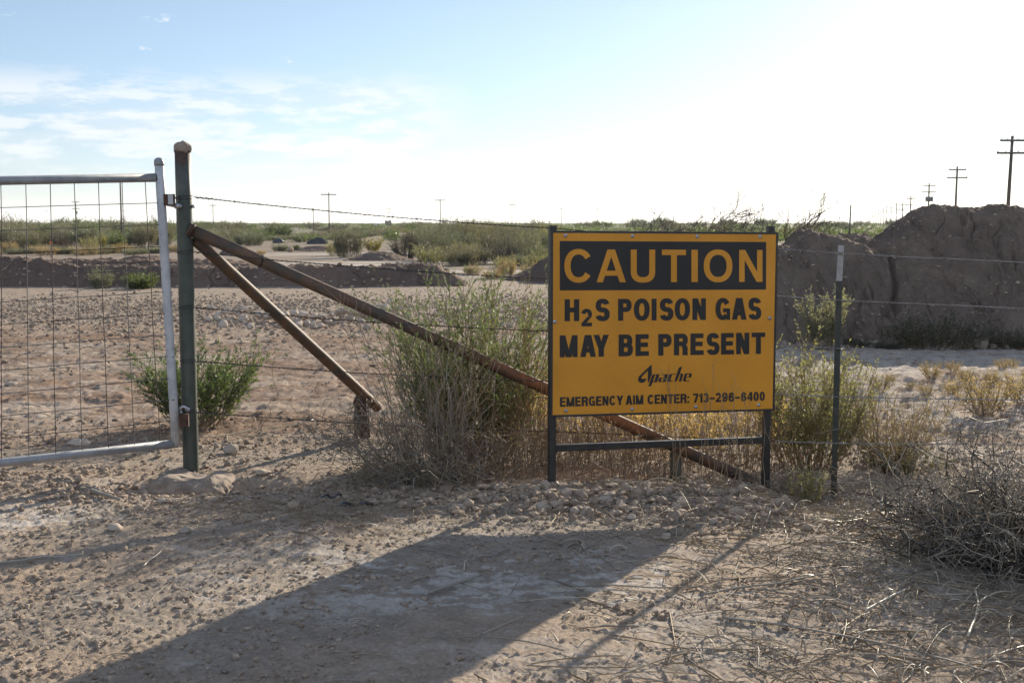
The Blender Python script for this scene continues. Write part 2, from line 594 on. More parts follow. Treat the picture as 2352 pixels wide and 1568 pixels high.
def pipe(mb, a, b, r, sides=20, mi=0, r2=None, n=2, wob=0.0):
    a = np.asarray(a, float); b = np.asarray(b, float)
    t = np.linspace(0, 1, n)[:, None]
    pts = a + (b - a) * t
    if wob:
        pts = pts + wob * (rng.random((n, 3)) - 0.5)
    rad = r + ((r2 if r2 is not None else r) - r) * t[:, 0]
    # separate smooth sides from flat caps
    return tubes(mb, pts, rad, sides, mi, True, True)


def prism(mb, prof, a, b, ux, uy, mi=0, smooth=False):
    """extrude a 2-D profile (n,2) from a to b, profile axes ux, uy"""
    prof = np.asarray(prof, float); n = len(prof)
    a = np.asarray(a, float); b = np.asarray(b, float)
    ring = prof[:, :1] * np.asarray(ux) + prof[:, 1:] * np.asarray(uy)
    V = np.concatenate([ring + a, ring + b])
    j = np.arange(n); j2 = (j + 1) % n
    mb.add(V, np.stack([j, j2, j2 + n, j + n], -1), np.arange(n)[::-1][None], (np.arange(n) + n)[None], smooth=smooth, mi=mi)
    return mb


def chamfer(w, h, c):
    w /= 2; h /= 2
    return [(-w + c, -h), (w - c, -h), (w, -h + c), (w, h - c), (w - c, h), (-w + c, h), (-w, h - c), (-w, -h + c)]


def boxv(mb, c, hx, hy, hz, ax=(1, 0, 0), ay=(0, 1, 0), az=(0, 0, 1), mi=0):
    c = np.asarray(c, float); ax = np.asarray(ax, float); ay = np.asarray(ay, float); az = np.asarray(az, float)
    return prism(mb, chamfer(2 * hx, 2 * hy, min(hx, hy) * 0.15), c - az * hz, c + az * hz, ax, ay, mi)


ICO = None


def ico(sub):
    import bmesh
    bm = bmesh.new()
    bmesh.ops.create_icosphere(bm, subdivisions=sub, radius=1)
    bm.verts.ensure_lookup_table()
    v = np.array([x.co[:] for x in bm.verts]); f = np.array([[l.index for l in q.verts] for q in bm.faces])
    bm.free()
    return v, f


ICO1 = ico(1); ICO2 = ico(2); ICO3 = ico(3)


def rock_shape(seed, base=ICO3, rough=0.22):
    r = np.random.default_rng(seed)
    v = base[0].copy()
    # chop by random planes for flat facets
    for k in range(9):
        n = nrm(r.normal(size=3)); d = 0.62 + 0.3 * r.random()
        s = v @ n
        v = np.where((s > d)[:, None], v - (s - d)[:, None] * n * 0.92, v)
    nz = sum(np.sin(v @ nrm(r.normal(size=3)) * (3 + 3 * k) + r.random() * 6) for k in range(4)) / 4
    v = v * (1 + rough * 0.25 * nz)[:, None]
    v = v * np.array([1, 0.75 + 0.2 * r.random(), 0.55 + 0.25 * r.random()])
    return v, base[1]


# ------------------------------------------------------------------ ground sheet
def ground_tone(x, y):
    n = len(x)
    base = np.array([0.385, 0.310, 0.242])
    red = np.array([0.25, 0.165, 0.115])
    grey = np.array([0.33, 0.29, 0.245])
    salt = np.array([0.56, 0.52, 0.48])
    tan = np.array([0.31, 0.25, 0.20])
    c = np.tile(base, (n, 1))

    def blend(c, col, w):
        return c * (1 - w[:, None]) + col * w[:, None]
    c = blend(c, grey, 0.7 * sst(fbm(x * 1.1, y * 1.4, 4, 3), .42, .62))
    # red brown crumbly soil behind the fence
    w = sst(y, 7.6, 9.0) * (1 - sst(y, 16.5, 20)) * (0.35 + 0.65 * sst(fbm(x * .8, y * 1.2, 4, 5), .4, .58))
    c = blend(c, red, 0.85 * w)
    w = sst(y, 17, 20) * (1 - sst(y, 40, 60))
    c = blend(c, tan, 0.6 * w)
    # salt crust
    sn = 0.54 * fbm(x * 1.3, y * 2.2, 5, 8, 0.6) + 0.46 * fbm(x * 11, y * 17, 3, 9, 0.65)
    sp = 0.22 + 0.9 * np.exp(-((x + 0.05) / 0.75) ** 2 - ((y - 4.95) / 0.40) ** 2) \
        + 0.5 * np.exp(-((x + 2.5) / 0.7) ** 2 - ((y - 5.6) / 0.4) ** 2) \
        + 0.42 * sst(y, 9, 11) * (1 - sst(y, 16, 19)) * sst(x, -1.5, 0.6) \
        + 0.2 * sst(y, 8, 9) * (1 - sst(y, 13, 16)) * (1 - sst(x, -3, -1.2)) \
        + 0.4 * sst(x, 1.6, 2.3) * sst(y, 3.0, 3.4) * (1 - sst(y, 4.2, 4.8)) \
        + 0.34 * sst(x, 2.5, 3.3) * sst(y, 8, 10) * (1 - sst(y, 15, 17))
    w = sst(sn + 0.22 * sp, .60, .67) * np.clip(sp * 1.5, 0, 1)
    c = blend(c, salt, (0.85 - 0.3 * sst(y, 7.5, 9)) * w)
    c = blend(c, np.array([0.25, 0.205, 0.165]), 0.8 * sst(y, 30, 38))
    # white streaks on the far flat
    st = sst(fbm(x * 0.10, y * 0.55, 4, 14), .47, .56) * sst(y, 33, 38) * (1 - sst(y, 58, 75)) * (1 - sst(x, 0, 8)) * sst(x, -16, -7)
    c = blend(c, np.array([0.60, 0.56, 0.52]), 0.8 * st)
    # far plain : duller, scattered with low growth
    w = sst(y, 48, 90)
    c = blend(c, np.array([0.20, 0.162, 0.125]), 0.75 * w)
    g = sst(fbm(x * 0.05, y * 0.02, 4, 15), .46, .6) * sst(y, 90, 220)
    c = blend(c, np.array([0.12, 0.135, 0.07]), 0.7 * g)
    w = sst(y, 500, 1500)
    c = blend(c, np.array([0.11, 0.125, 0.07]), 0.8 * w)
    f = 0.92 + 0.16 * vnoise(x * 9, y * 9, 77)
    return c * f[:, None] * 0.90


def build_ground():
    dense = np.arange(-27, 27.001, 0.085)
    coarse = np.concatenate([27 + np.cumsum(np.linspace(0.2, 4.0, 75))])
    coarse = coarse[coarse < 180]
    ang = np.concatenate([-coarse[::-1], dense, coarse])
    rad = [0.02, 0.6, 1.2, 1.8, 2.3, 2.7]
    r = 2.9
    while r < 9: rad.append(r); r *= 1.0026
    while r < 36: rad.append(r); r *= 1.0045
    while r < 30000: rad.append(r); r *= 1.03
    rad = np.array(rad)
    A, Rr = np.meshgrid(np.radians(ang), rad)
    x = (Rr * np.sin(A)).ravel(); y = (Rr * np.cos(A)).ravel()
    z = Hd(x, y)
    na = len(ang); nr = len(rad)
    i = np.arange(nr - 1)[:, None] * na; j = np.arange(na - 1)[None]
    F = np.stack([i + j, i + j + 1, i + na + j + 1, i + na + j], -1).reshape(-1, 4)
    i = np.arange(nr - 1) * na
    Fw = np.stack([i + na - 1, i, i + na, i + na + na - 1], -1)
    mb = MB(); mb.add(np.stack([x, y, z], -1), F, Fw, smooth=True)
    o = mb.build('ground', 'ground dirt', color=ground_tone(x, y))
    tag(o, 'dry stony desert dirt ground with pale salt crust', None, None, 'structure')


build_ground()


def bank(name, label, fz, x0, x1, y0, y1, nx, ny, tone, tone2, seed):
    X, Y = np.meshgrid(np.linspace(x0, x1, nx), np.linspace(y0, y1, ny))
    x = X.ravel(); y = Y.ravel()
    z = fz(x, y)
    i = np.arange(ny - 1)[:, None] * nx; j = np.arange(nx - 1)[None]
    F = np.stack([i + j, i + j + 1, i + nx + j + 1, i + nx + j], -1).reshape(-1, 4)
    keep = (z[F] > H0(x[F], y[F]) - 0.18).any(1)
    F = F[keep]
    w = sst(fbm(x * .9, z * 1.3 + y * .5, 4, seed), .38, .62)[:, None]
    c = np.array(tone) * (1 - w) + np.array(tone2) * w
    mb = MB(); mb.add(np.stack([x, y, z], -1), F, smooth=True)
    o = mb.build(name, 'bank dirt', color=c)
    tag(o, label, None, None, 'structure')
    return o


def px2x(px, Y):
    return (px - 1176) / 2822.0 * Y


# big spoil mound on the right
def f_right(x, y):
    Yc = 16.9
    t = np.array([[1150, -.3], [1300, 0.1], [1500, .5], [1700, 1.0], [1785, 1.2], [1830, 1.22], [1860, 1.42], [1905, 1.36], [1950, 1.26], [1985, 1.14],
                  [2004, 1.12], [2040, 1.30], [2082, 1.54], [2110, 1.61], [2148, 1.77], [2170, 1.76], [2200, 1.75], [2253, 1.72], [2322, 1.78], [2352, 1.74], [2500, 1.68], [2900, 1.5], [3400, 1.2], [4200, -.2]])
    crest = np.interp(x, px2x(t[:, 0], Yc), t[:, 1])
    crest = crest + 0.06 * (fbm(x * 3, y * 1.5, 4, 61) - 0.5) * sst(crest, 0, 0.6)
    foot = 15.15 + 0.5 * (fbm(x * 0.9, x * 0 + 3, 3, 62) - 0.5)
    rill = fbm(x * 2.4 + 0.25 * y, y * 0.35, 4, 63)
    face = (y - foot) * 0.98 + 0.24 * (rill - 0.5) * sst(y, foot, foot + .6) + 0.12 * (fbm(x * 6, y * 4, 3, 64) - .5)
    k = 0.15
    h = np.clip(0.5 + 0.5 * (crest - face) / k, 0, 1)
    z = crest * (1 - h) + face * h - k * h * (1 - h)
    # deep wash gully between the two humps
    gx = px2x(2012, Yc) + 0.10 * (fbm(y * 1.6, y * 0, 3, 66) - .5) * 3
    z = z - 0.16 * np.exp(-((x - gx) / 0.035) ** 2) * sst(y, 15.5, 15.9)
    # narrow ridge: falls away behind its crest
    z = z * (1 - 0.8 * sst(y, 17.6, 19.6))
    z = z * (1 - sst(y, 20, 24)) - 0.4 * sst(y, 19, 22)
    # second hump behind
    z2 = 1.62 * np.exp(-((x - px2x(1940, 21)) / 0.80) ** 4 - ((y - 21) / 1.3) ** 4) - 0.3 + 0.12 * (fbm(x * 2, y * 2, 3, 67) - .5)
    z3 = 0.95 * np.exp(-((x - px2x(1990, 18.3)) / 0.8) ** 4 - ((y - 18.3) / 0.9) ** 4) - 0.1
    z = np.maximum(np.maximum(z, z2), z3) - 0.03
    # clods and cracks over the dried face
    z = z + 0.10 * (np.clip(fbm(x * 3.2, y * 5.0, 4, 164, .6) - .45, 0, 1) - .1)
    ck = np.abs(fbm(x * 2.2 + .3 * y, y * 0.9, 4, 165, .6) - .5)
    z = z - 0.07 * np.exp(-(ck / 0.010) ** 2) * sst(fbm(x * .6, y * .6, 2, 166), .38, .5)
    ck2 = np.abs(fbm(x * 4.4 + .6 * y, y * 2.2, 4, 175, .6) - .5)
    z = z - 0.035 * np.exp(-(ck2 / 0.016) ** 2) * sst(fbm(x * .8 + 7, y * .8, 2, 176), .42, .55)
    return z + 0.05 * (vnoise(x * 9, y * 7, 65) - .5) + 0.045 * (vnoise(x * 21, y * 17, 68) * vnoise(x * 13, y * 13, 69) - .25) + 0.016 * (vnoise(x * 45, y * 40, 70) - .5)


bank('dirt_mound', 'tall cracked spoil mound right of the sign', f_right, -0.6, 10, 14.6, 24.0, 900, 520, (0.36, 0.285, 0.235), (0.43, 0.34, 0.275), 71)


def f_left(x, y):
    Yc = 29.7
    t = np.array([[-900, .72], [0, .73], [84, .69], [120, .60], [167, .50], [390, .50], [520, .49], [800, .49], [900, .50], [960, .56], [1000, .52], [1040, .32], [1095, -.1], [1200, -.3], [1700, -.4]])
    crest = np.interp(x, px2x(t[:, 0], Yc), t[:, 1]) + 0.07 * (fbm(x * 1.6, y * 1.6, 4, 81) - 0.5)
    foot = 28.9 + 0.6 * (fbm(x * 0.5, x * 0 + 3, 3, 82) - 0.5)
    face = (y - foot) * 0.85 + 0.2 * (fbm(x * 2.2, y * .6, 4, 83) - 0.5)
    z = np.minimum(face, crest)
    back = 0.62 - 0.5 * (y - 33)
    z = np.where(y > 30.2, np.minimum(z, crest - 0.25 * (y - 30.2)), z)
    # second low tier further back
    c2 = np.interp(x, px2x(np.array([-900, 100, 180, 470, 620, 700]), 35), np.array([.6, .55, .57, .55, .42, -.1]))
    z2 = np.minimum((y - 33.8) * 0.8, c2) * (1 - sst(y, 36, 39)) - 0.08
    z = np.maximum(z, z2) - 0.05
    return z + 0.10 * (fbm(x * 2.2, y * 2.6, 3, 184) - .5) + 0.07 * (vnoise(x * 5, y * 5, 84) - .5) + 0.06 * (vnoise(x * 12, y * 12, 86) * vnoise(x * 7, y * 7, 87) - .25)


bank('dirt_bank', 'long low dirt bank across the flat behind the gate', f_left, -20, 1.6, 28.4, 39, 800, 300, (0.29, 0.215, 0.178), (0.36, 0.265, 0.215), 85)


def gmound(label, px, Y, rx, ry, h, seed):
    x0 = px2x(px, Y)

    def f(x, y):
        d = ((x - x0) / rx) ** 2 + ((y - Y) / ry) ** 2
        return H0(x, y) - 0.1 + (h + 0.1) * np.clip(1.15 * np.exp(-d * 1.1), 0, 1) + 0.30 * h * (fbm(x * 1.5, y * 1.5, 5, seed, .6) - .5) + .05 * (vnoise(x * 8, y * 8, seed) - .5)
    return bank('dirt_mound', label, f, x0 - rx * 2.2, x0 + rx * 2.2, Y - ry * 2.2, Y + ry * 2.2, 140, 140, (0.26, 0.20, 0.165), (0.31, 0.24, 0.20), seed)


gmound('brown dirt mound just left of the sign beyond the dry grass', 1355, 33, 1.5, 1.6, 0.95, 91)
gmound('small brown dirt mound beside the dark brush pile', 872, 50, 1.2, 1.0, 0.32, 92)
gmound('low dirt mound under the black plastic sheet', 742, 66, 1.9, 1.2, 0.28, 93)
gmound('low pale red dirt mound right of the gate post', 548, 58, 0.9, 1.0, 0.42, 94)
gmound('low dark dirt mound in brush beside the gate post', 335, 45, 1.4, 1.0, 0.30, 95)

# ------------------------------------------------------------------ gate post with braces
def add_bump_noise(V, amp, sc, seed):
    return V


GP_T = P(419.5, 346, 7.35); GP_B = P(439.5, 1092, 7.35)
gp = empty('gate_post', tuple(GP_B), 'tall green pipe gate post with two rusty braces and a worn white cap', 'gate post')


def part(mb, name, mat, parent):
    o = mb.build(name, mat)
    o.parent = parent
    o.location = -Vector(parent.location) if parent.parent is None else (0, 0, 0)
    return o


def sub(mb, name, mat, parent_part):
    """mesh given in world coordinates, child of a part whose mesh is in world coordinates too"""
    o = mb.build(name, mat)
    o.parent = parent_part
    return o


mb = MB(); dn = GP_B - GP_T; pipe(mb, GP_T, GP_B + dn * 0.2, 0.047, 28, n=8)
post = part(mb, 'post', 'post paint', gp)
# cap : lumpy weathered plug on top
mb = MB()
v, f = ICO3
vv = v * np.array([0.050, 0.050, 0.045])
vv = vv * (1 + 0.16 * (np.sin(v[:, :1] * 7 + 1) * np.sin(v[:, 1:2] * 6 + 2)))
vv[:, 2] = np.maximum(vv[:, 2], -0.034)
mb.add(vv + GP_T + np.array([0, 0, 0.010]), f, smooth=True)
part(mb, 'cap', 'weathered concrete', gp)
B1a = P(439, 528, 7.33); B1b = P(1691, 1088, 7.42)
mb = MB(); pipe(mb, B1a + (B1a - B1b) * 0.004, B1b + (B1b - B1a) * 0.03, 0.0365, 24, n=8)
part(mb, 'brace_pipe', 'rusty pipe', gp)
mb = MB(); a = P(1553, 1030, 7.42); pipe(mb, a, a * np.array([1, 1, 0]) + np.array([0, 0, -0.3]), 0.036, 20)
part(mb, 'support_post', 'green paint', gp)
B2a = P(447, 549, 7.38); B2b = P(868, 936, 8.65)
mb = MB(); pipe(mb, B2a, B2b, 0.036, 24, n=8)
part(mb, 'brace_pipe', 'rusty pipe', gp)
mb = MB(); a = P(832, 912, 8.55); pipe(mb, a, a * np.array([1, 1, 0]) + np.array([0, 0, -0.3]), 0.056, 20, r2=0.066)
part(mb, 'support_post', 'rust', gp)
mb = MB(); v, f = ICO3; a = P(834, 922, 8.55)
mb.add(v * np.array([.066, .06, .06]) * (0.85 + .3 * rng.random((len(v), 1))) + a, f)
part(mb, 'weld_joint', 'rust', gp)
# weld collar
mb = MB()
c = B1a + np.array([0.002, -0.012, 0]); pipe(mb, c, c + nrm(B1b - B1a) * 0.018, 0.0395, 20)
part(mb, 'weld_collar', 'rust', gp)
# latch bolt near the top and the hook at the bottom
mb = MB()
c = P(416, 474, 7.305)
pipe(mb, c, c + np.array([-0.03, -0.02, 0.002]), 0.017, 16); pipe(mb, c + np.array([-0.02, -0.01, 0]), c + np.array([-0.075, -0.028, 0.012]), 0.011, 12)
pipe(mb, P(441, 474, 7.35), P(447, 474, 7.35), 0.010, 12)
part(mb, 'bolt', 'zinc', gp)
mb = MB()
c = P(430, 941, 7.30)
th = np.linspace(0.2, 4.1, 12)
pts = np.stack([c[0] + 0.0 - 0.018 + 0.020 * np.cos(th), np.full(12, c[1] - 0.012), c[2] + 0.022 * np.sin(th)], -1)
tubes(mb, pts, 0.009, 8, cap=True)
pipe(mb, c + np.array([0.004, 0.01, 0.003]), c + np.array([0.004, -0.016, 0.003]), 0.015, 14)
part(mb, 'hook', 'zinc', gp)
# concrete footing showing at the surface
mb = MB()
v, f = ico(5)
fc = GP_B + np.array([0.06, -0.13, -0.085])
bx = np.sign(v) * np.abs(v) ** 0.55
bx = bx / np.abs(bx).max(0) * np.array([0.26, 0.25, 0.115])
d = np.zeros(len(v))
for fq, am in ((7, .05), (17, .026), (40, .014)):
    d += am * (vnoise(bx[:, 0] * fq + 3, bx[:, 1] * fq, 5) + vnoise(bx[:, 1] * fq + 8, bx[:, 2] * fq, 6) + vnoise(bx[:, 2] * fq + 5, bx[:, 0] * fq, 7) - 1.5) * .6
bx = bx + v * d[:, None]
bx[:, :2] *= (1 - 0.25 * sst(bx[:, 2:3], 0.0, -0.12))
mb.add(bx + fc, f, smooth=False)
part(mb, 'concrete_footing', 'weathered concrete', gp)

# tie wire twisted round the long brace
mb = MB()
bd = nrm(B1b - B1a); c0 = onb = B1a + (B1b - B1a) * ((594 - 439) / (1691 - 439.))
e1 = nrm(np.cross(bd, [0, 1, 0])); e2 = np.cross(bd, e1)
for sft in (0, .006):
    th = np.linspace(0, 2 * np.pi, 28)
    tubes(mb, c0 + bd * (sft + .012 * np.sin(th))[:, None] + .039 * (np.cos(th)[:, None] * e1 + np.sin(th)[:, None] * e2), .0018, 5)
part(mb, 'tie_wire', 'fence wire', gp)

# ------------------------------------------------------------------ gate
TR = P(365, 408, 7.28); BR = P(404, 1018, 7.28)
TL0 = P(0, 415, 6.94); BL0 = P(0, 1062.6, 6.94)
ext = 8.6                                        # the gate runs on past the left edge of the view
TL = TR + (TL0 - TR) * ext; BL = BR + (BL0 - BR) * ext
gate = empty('farm_gate', (float(BR[0]), float(BR[1]), 0), 'grey pipe frame gate filled with square welded wire mesh', 'gate')
mb = MB(); up = nrm(TR - BR); tc_ = P(365, 372, 7.28)
pipe(mb, BR - up * 0.012, tc_, 0.0265, 22, n=6); part(mb, 'upright', 'worn white paint', gate)
mb = MB(); v, f = ICO3
vv = v.copy(); vv = vv[:, :] * np.array([0.029, 0.029, 0.026]); vv[:, 2] = np.maximum(vv[:, 2], -0.004)
mb.add(vv + tc_, f, smooth=True); pipe(mb, tc_ - up * 0.022, tc_ + up * 0.002, 0.0285, 20); part(mb, 'cap', 'galvanised tube', gate)
mb = MB(); d_ = nrm(TL - TR); pipe(mb, TR + d_ * 0.018, TL, 0.0255, 20, n=6); part(mb, 'top_rail', 'galvanised tube', gate)
mb = MB(); d_ = nrm(BL - BR); pipe(mb, BR - d_ * 0.012, BL, 0.0255, 20, n=6); part(mb, 'bottom_rail', 'galvanised tube', gate)
mb = MB(); pipe(mb, BL, TL, 0.0265, 20); part(mb, 'upright', 'worn white paint', gate)
mb = MB(); c = TR; v, f = ICO2
mb.add(v * np.array([0.031, 0.027, 0.032]) * (0.9 + 0.2 * rng.random((len(v), 1))) + c + d_ * 0.006, f, smooth=True)
part(mb, 'weld_joint', 'rust', gate)
# mesh : verticals + horizontals, slightly wavering
vgap = np.array([1 - x for x in []])
Wv = MB(); Wh = MB()
sgate = np.linalg.norm(TL0 - TR)          # metres from upright to the frame edge


def gpt(s, h):      # s metres from right upright, h 0 bottom .. 1 top
    a = TR + (TL0 - TR) * (s / sgate); b = BR + (BL0 - BR) * (s / sgate)
    return b + (a - b) * h


tx = np.array([1108, 940, 757, 573, 390, 203, 15]) / 3.136 / 1.0629
s_top = (365 - tx) / 365 * sgate
step = (s_top[-1] - s_top[0]) / 6
k = 0
while True:
    s = s_top[0] + step * k
    if s > sgate * ext - 0.05: break
    hs = np.linspace(0.005, 0.985, 9)
    wob = 0.004 * (rng.random(9) - .5)
    pts = np.array([gpt(s + wob[i], hs[i]) for i in range(9)]) + np.array([0, -0.012, 0])
    tubes(Wv, pts, 0.0024, 6, mi=k % 2)
    k += 1
ly = [645, 818, 993, 1175, 1358, 1530, 1706, 1881, 2061, 2236, 2409]
for i, yy in enumerate(ly):
    h = 1 - ((yy / 3.136 + 300) / 1.0629 - 415) / (1062.6 - 415)
    ss = np.linspace(0.01, sgate * ext - 0.03, 30)
    pts = np.array([gpt(s, h + 0.0015 * (rng.random() - .5)) for s in ss]) + np.array([0, -0.0165, 0])
    tubes(Wh, pts, 0.0024, 6, mi=0 if i in (2, 5, 10, 7) else 1)
o = part(Wv, 'mesh_wires', ['mesh wire rusty', 'mesh wire grey'], gate)
o2 = part(Wh, 'mesh_wires', ['mesh wire rusty', 'mesh wire grey'], gate)
# upper rusty bracket
mb = MB()
a = P(379, 446, 7.28); b = P(400, 472, 7.28)
c = (a + b) / 2
boxv(mb, c + np.array([0.002, -0.012, 0]), (b[0] - a[0]) / 2 + .006, 0.009, (a[2] - b[2]) / 2)
part(mb, 'latch_bracket', 'rust', gate)
mb = MB(); boxv(mb, c + np.array([0.012, -0.0225, 0.002]), (b[0] - a[0]) / 3.6, 0.002, (a[2] - b[2]) / 2.3)
part(mb, 'bracket_plate', 'worn white paint', gate)
mb = MB()
a = P(412, 950, 7.25); b = P(434, 979, 7.25); c = (a + b) / 2
boxv(mb, c, (b[0] - a[0]) / 2, 0.012, (a[2] - b[2]) / 2)
part(mb, 'latch_socket', 'rust', gate)

# ------------------------------------------------------------------ barbed wire fence with T post
TPt = P(1932, 563.5, 7.25); TPm = P(1927.5, 645, 7.25); TPb = P(1914.6, 1147, 7.25)
fence = empty('barbed_wire_fence', (float(TPb[0]), float(TPb[1]), 0), 'five strand barbed wire fence on a thin dark steel post with a white tip', 'fence')
ux = np.array([1., 0, 0]); uy = np.array([0, 1., 0])
tprof = [(-.0175, -.003), (.0175, -.003), (.0175, .003), (.003, .003), (.003, .03), (-.003, .03), (-.003, .003), (-.0175, .003)]


def tri_prism(mb, prof, a, b, ux, uy, mi=0):
    prof = np.asarray(prof); n = len(prof)
    ring = prof[:, :1] * ux + prof[:, 1:] * uy
    V = np.concatenate([ring + a, ring + b])
    j = np.arange(n); j2 = (j + 1) % n
    tr = np.array(tessellate_polygon([[Vector((p[0], p[1], 0)) for p in prof]]))
    mb.add(V, np.stack([j, j2, j2 + n, j + n], -1), tr, tr + n, mi=mi)


mb = MB(); tri_prism(mb, tprof, TPm, TPb + (TPb - TPm) * .3, ux, uy)
for t_ in np.linspace(0.02, 0.98, 24):
    c = TPm + (TPb - TPm) * t_; boxv(mb, c + np.array([0, -.0045, 0]), 0.006, 0.003, 0.007)
part(mb, 'steel_post', 'post green', fence)
mb = MB(); tri_prism(mb, tprof, TPt, TPm, ux, uy)
part(mb, 'white_tip', 'post white tip', fence)

YR = lambda x: 7.29 + (7.235 - 7.29) * (x + 1.9) / (1.9 + 1.9)


def onfence(px, py):
    d = ray(px, py)
    # intersection with vertical fence line
    Y = 7.2
    for _ in range(12):
        Y = YR(d[0] / d[1] * Y)
    return P(px, py, Y)


wires = [[(448, 453), (1268, 524), (1780, 571), (1931, 582), (2352, 603)],
         [(448, 579), (1268, 641), (1780, 679), (1931, 690), (2352, 708)],
         [(448, 706), (1268, 761), (1780, 793), (1931, 800), (2352, 812)],
         [(448, 829), (1268, 875), (1780, 904), (1931, 911), (2352, 919)],
         [(448, 945.6), (1268, 990), (1780, 1013), (1931, 1018), (2352, 1021)]]
for wi, w in enumerate(wires):
    K = np.array([onfence(*q) for q in w])
    K = np.concatenate([K, K[-1:] + (K[-1:] - K[-2:-1]) * 2.2])
    xs = K[:, 0]
    mb = MB()
    for seg, (xa, xb, mi) in enumerate(((xs[0], xs[2] , 0), (xs[2], xs[-1], 1))):
        n = int((xb - xa) / 0.010)
        x = np.linspace(xa, xb, n)
        # piecewise linear with a soft sag
        y = YR(x); z = np.interp(x, xs, K[:, 2])
        for q in range(len(xs) - 1):
            m_ = (x >= xs[q]) & (x <= xs[q + 1])
            t_ = (x[m_] - xs[q]) / (xs[q + 1] - xs[q])
            if q == 0: z[m_] -= 0.016 * 4 * t_ * (1 - t_)
        z = z + 0.004 * (fbm(x * 3, x * 0, 3, 200 + wi) - .5)
        ph = x / 0.055 * 2 * np.pi
        for s in (0, np.pi):
            pts = np.stack([x, y + 0.0019 * np.cos(ph + s), z + 0.0019 * np.sin(ph + s)], -1)
            tubes(mb, pts, 0.0020, 5, mi=mi)
        bx = np.arange(xa + 0.07 + 0.03 * wi, xb, 0.155)
        bx = bx + 0.03 * (rng.random(len(bx)) - .5)
        if mi == 1: bx = bx[::2]
        bz = np.interp(bx, x, z); by = YR(bx)
        for q in range(len(bx)):
            c = np.array([bx[q], by[q], bz[q]])
            th = np.linspace(0, 4 * np.pi, 14)
            pts = np.stack([c[0] + (th / (4 * np.pi) - .5) * 0.010, c[1] + 0.0046 * np.cos(th), c[2] + 0.0046 * np.sin(th)], -1)
            tubes(mb, pts, 0.0013, 4, mi=mi)
            for _ in range(4):
                d = nrm(rng.normal(size=3) * np.array([.5, .8, 1]))
                tubes(mb, np.stack([c, c + d * 0.016]), [[0.0014, 0.0006]], 4, mi=mi)
    # wrap round the gate post and the twisted tail
    c0 = K[0]; t_ = (c0[2] - GP_B[2]) / (GP_T[2] - GP_B[2]); ctr = GP_B + (GP_T - GP_B) * t_
    for turn in range(2):
        th = np.linspace(-0.2, 2 * np.pi - 0.2, 40)
        pts = np.stack([ctr[0] + 0.0495 * np.cos(th), ctr[1] + 0.0495 * np.sin(th), ctr[2] + 0.004 * (turn * 2 - 1) + 0.006 * np.sin(th + turn * 2)], -1)
        tubes(mb, pts, 0.0019, 5, mi=0)
    th = np.linspace(0, 26, 120); xx = np.linspace(c0[0] - .01, c0[0] + 0.13, 120)
    pts = np.stack([xx, YR(xx) + 0.005 * np.cos(th), np.interp(xx, xs, K[:, 2]) - 0.001 + 0.005 * np.sin(th)], -1)
    tubes(mb, pts, 0.0017, 5, mi=0)
    if wi == 1:   # tie wire round the brace
        pass
    # clip on the T post
    c = K[3]
    th = np.linspace(0, 2 * np.pi, 20)
    pts = np.stack([c[0] + 0.021 * np.cos(th), c[1] + 0.012 + 0.02 * np.sin(th), c[2] + 0.004 * np.sin(th * 2)], -1)
    tubes(mb, pts, 0.0017, 5, mi=1)
    part(mb, 'barbed_wire', ['fence wire', 'bright fence wire'], fence)

# ------------------------------------------------------------------ caution sign
YL_, YRr = 6.72, 6.72 * 1.0446


def signplane(px, py):
    a = P(1268.8, 700, YL_); b = P(1775.5, 700, YRr)
    dxy = nrm((b - a) * np.array([1, 1, 0])); n = np.array([dxy[1], -dxy[0], 0.])
    d = ray(px, py); o = np.array([0, 0, CAM_H])
    t = ((a - o) @ n) / (d @ n)
    return o + d * t


def Z5(x, y): return ((x / 2.903 + 1300) / 1.0629, (y / 2.903 + 520) / 1.0629)
def Z42(x, y): return ((x / 4.2 + 1340) / 1.0629, (y / 4.2 + 700) / 1.0629)
def ZA(x, y): return ((x / 13.067 + 1540) / 1.0629, (y / 13.067 + 880) / 1.0629)


c00 = signplane(*Z5(142, 1430)); c10 = signplane(*Z5(1700, 1385)); c11 = signplane(*Z5(1706, 152)); c01 = signplane(*Z5(142, 141))
S_O = c00.copy()
S_U = nrm((c10 - c00) * np.array([1, 1, 0])); S_N = np.array([S_U[1], -S_U[0], 0]); S_V = np.array([0, 0, 1.])
SW = float((c10 - c00) @ S_U); SHL = float(c01[2] - c00[2]); SHR = float(c11[2] - c10[2])
tiltB = float((c10 - c00)[2]); tiltT = float((c11 - c01)[2])


def uv(px, py):
    q = signplane(px, py) - S_O
    return np.array([q @ S_U, q[2]])


def SP_(u, v, n=0.0):
    return S_O + S_U * u + S_V * v + S_N * n


groundL = P(1271, 1132, YL_); groundR = P(1769, 1116, YRr)
sign = empty('warning_sign', (float(groundL[0] + groundR[0]) / 2, float(groundL[1] + groundR[1]) / 2, 0), 'orange yellow caution sign about poison gas on two black steel posts', 'sign')
H_ = (SHL + SHR) / 2


def quad_box(mb, u0, v0, u1, v1, n0, n1, mi=0, dv=0.0):
    """box on the sign plane, edges may tilt by dv"""
    V = [SP_(u, v + (dv if u == u1 else 0), n) for n in (n0, n1) for (u, v) in ((u0, v0), (u1, v0), (u1, v1), (u0, v1))]
    mb.add(V, [[4, 5, 6, 7], [3, 2, 1, 0], [0, 1, 5, 4], [1, 2, 6, 5], [2, 3, 7, 6], [3, 0, 4, 7]], mi=mi)


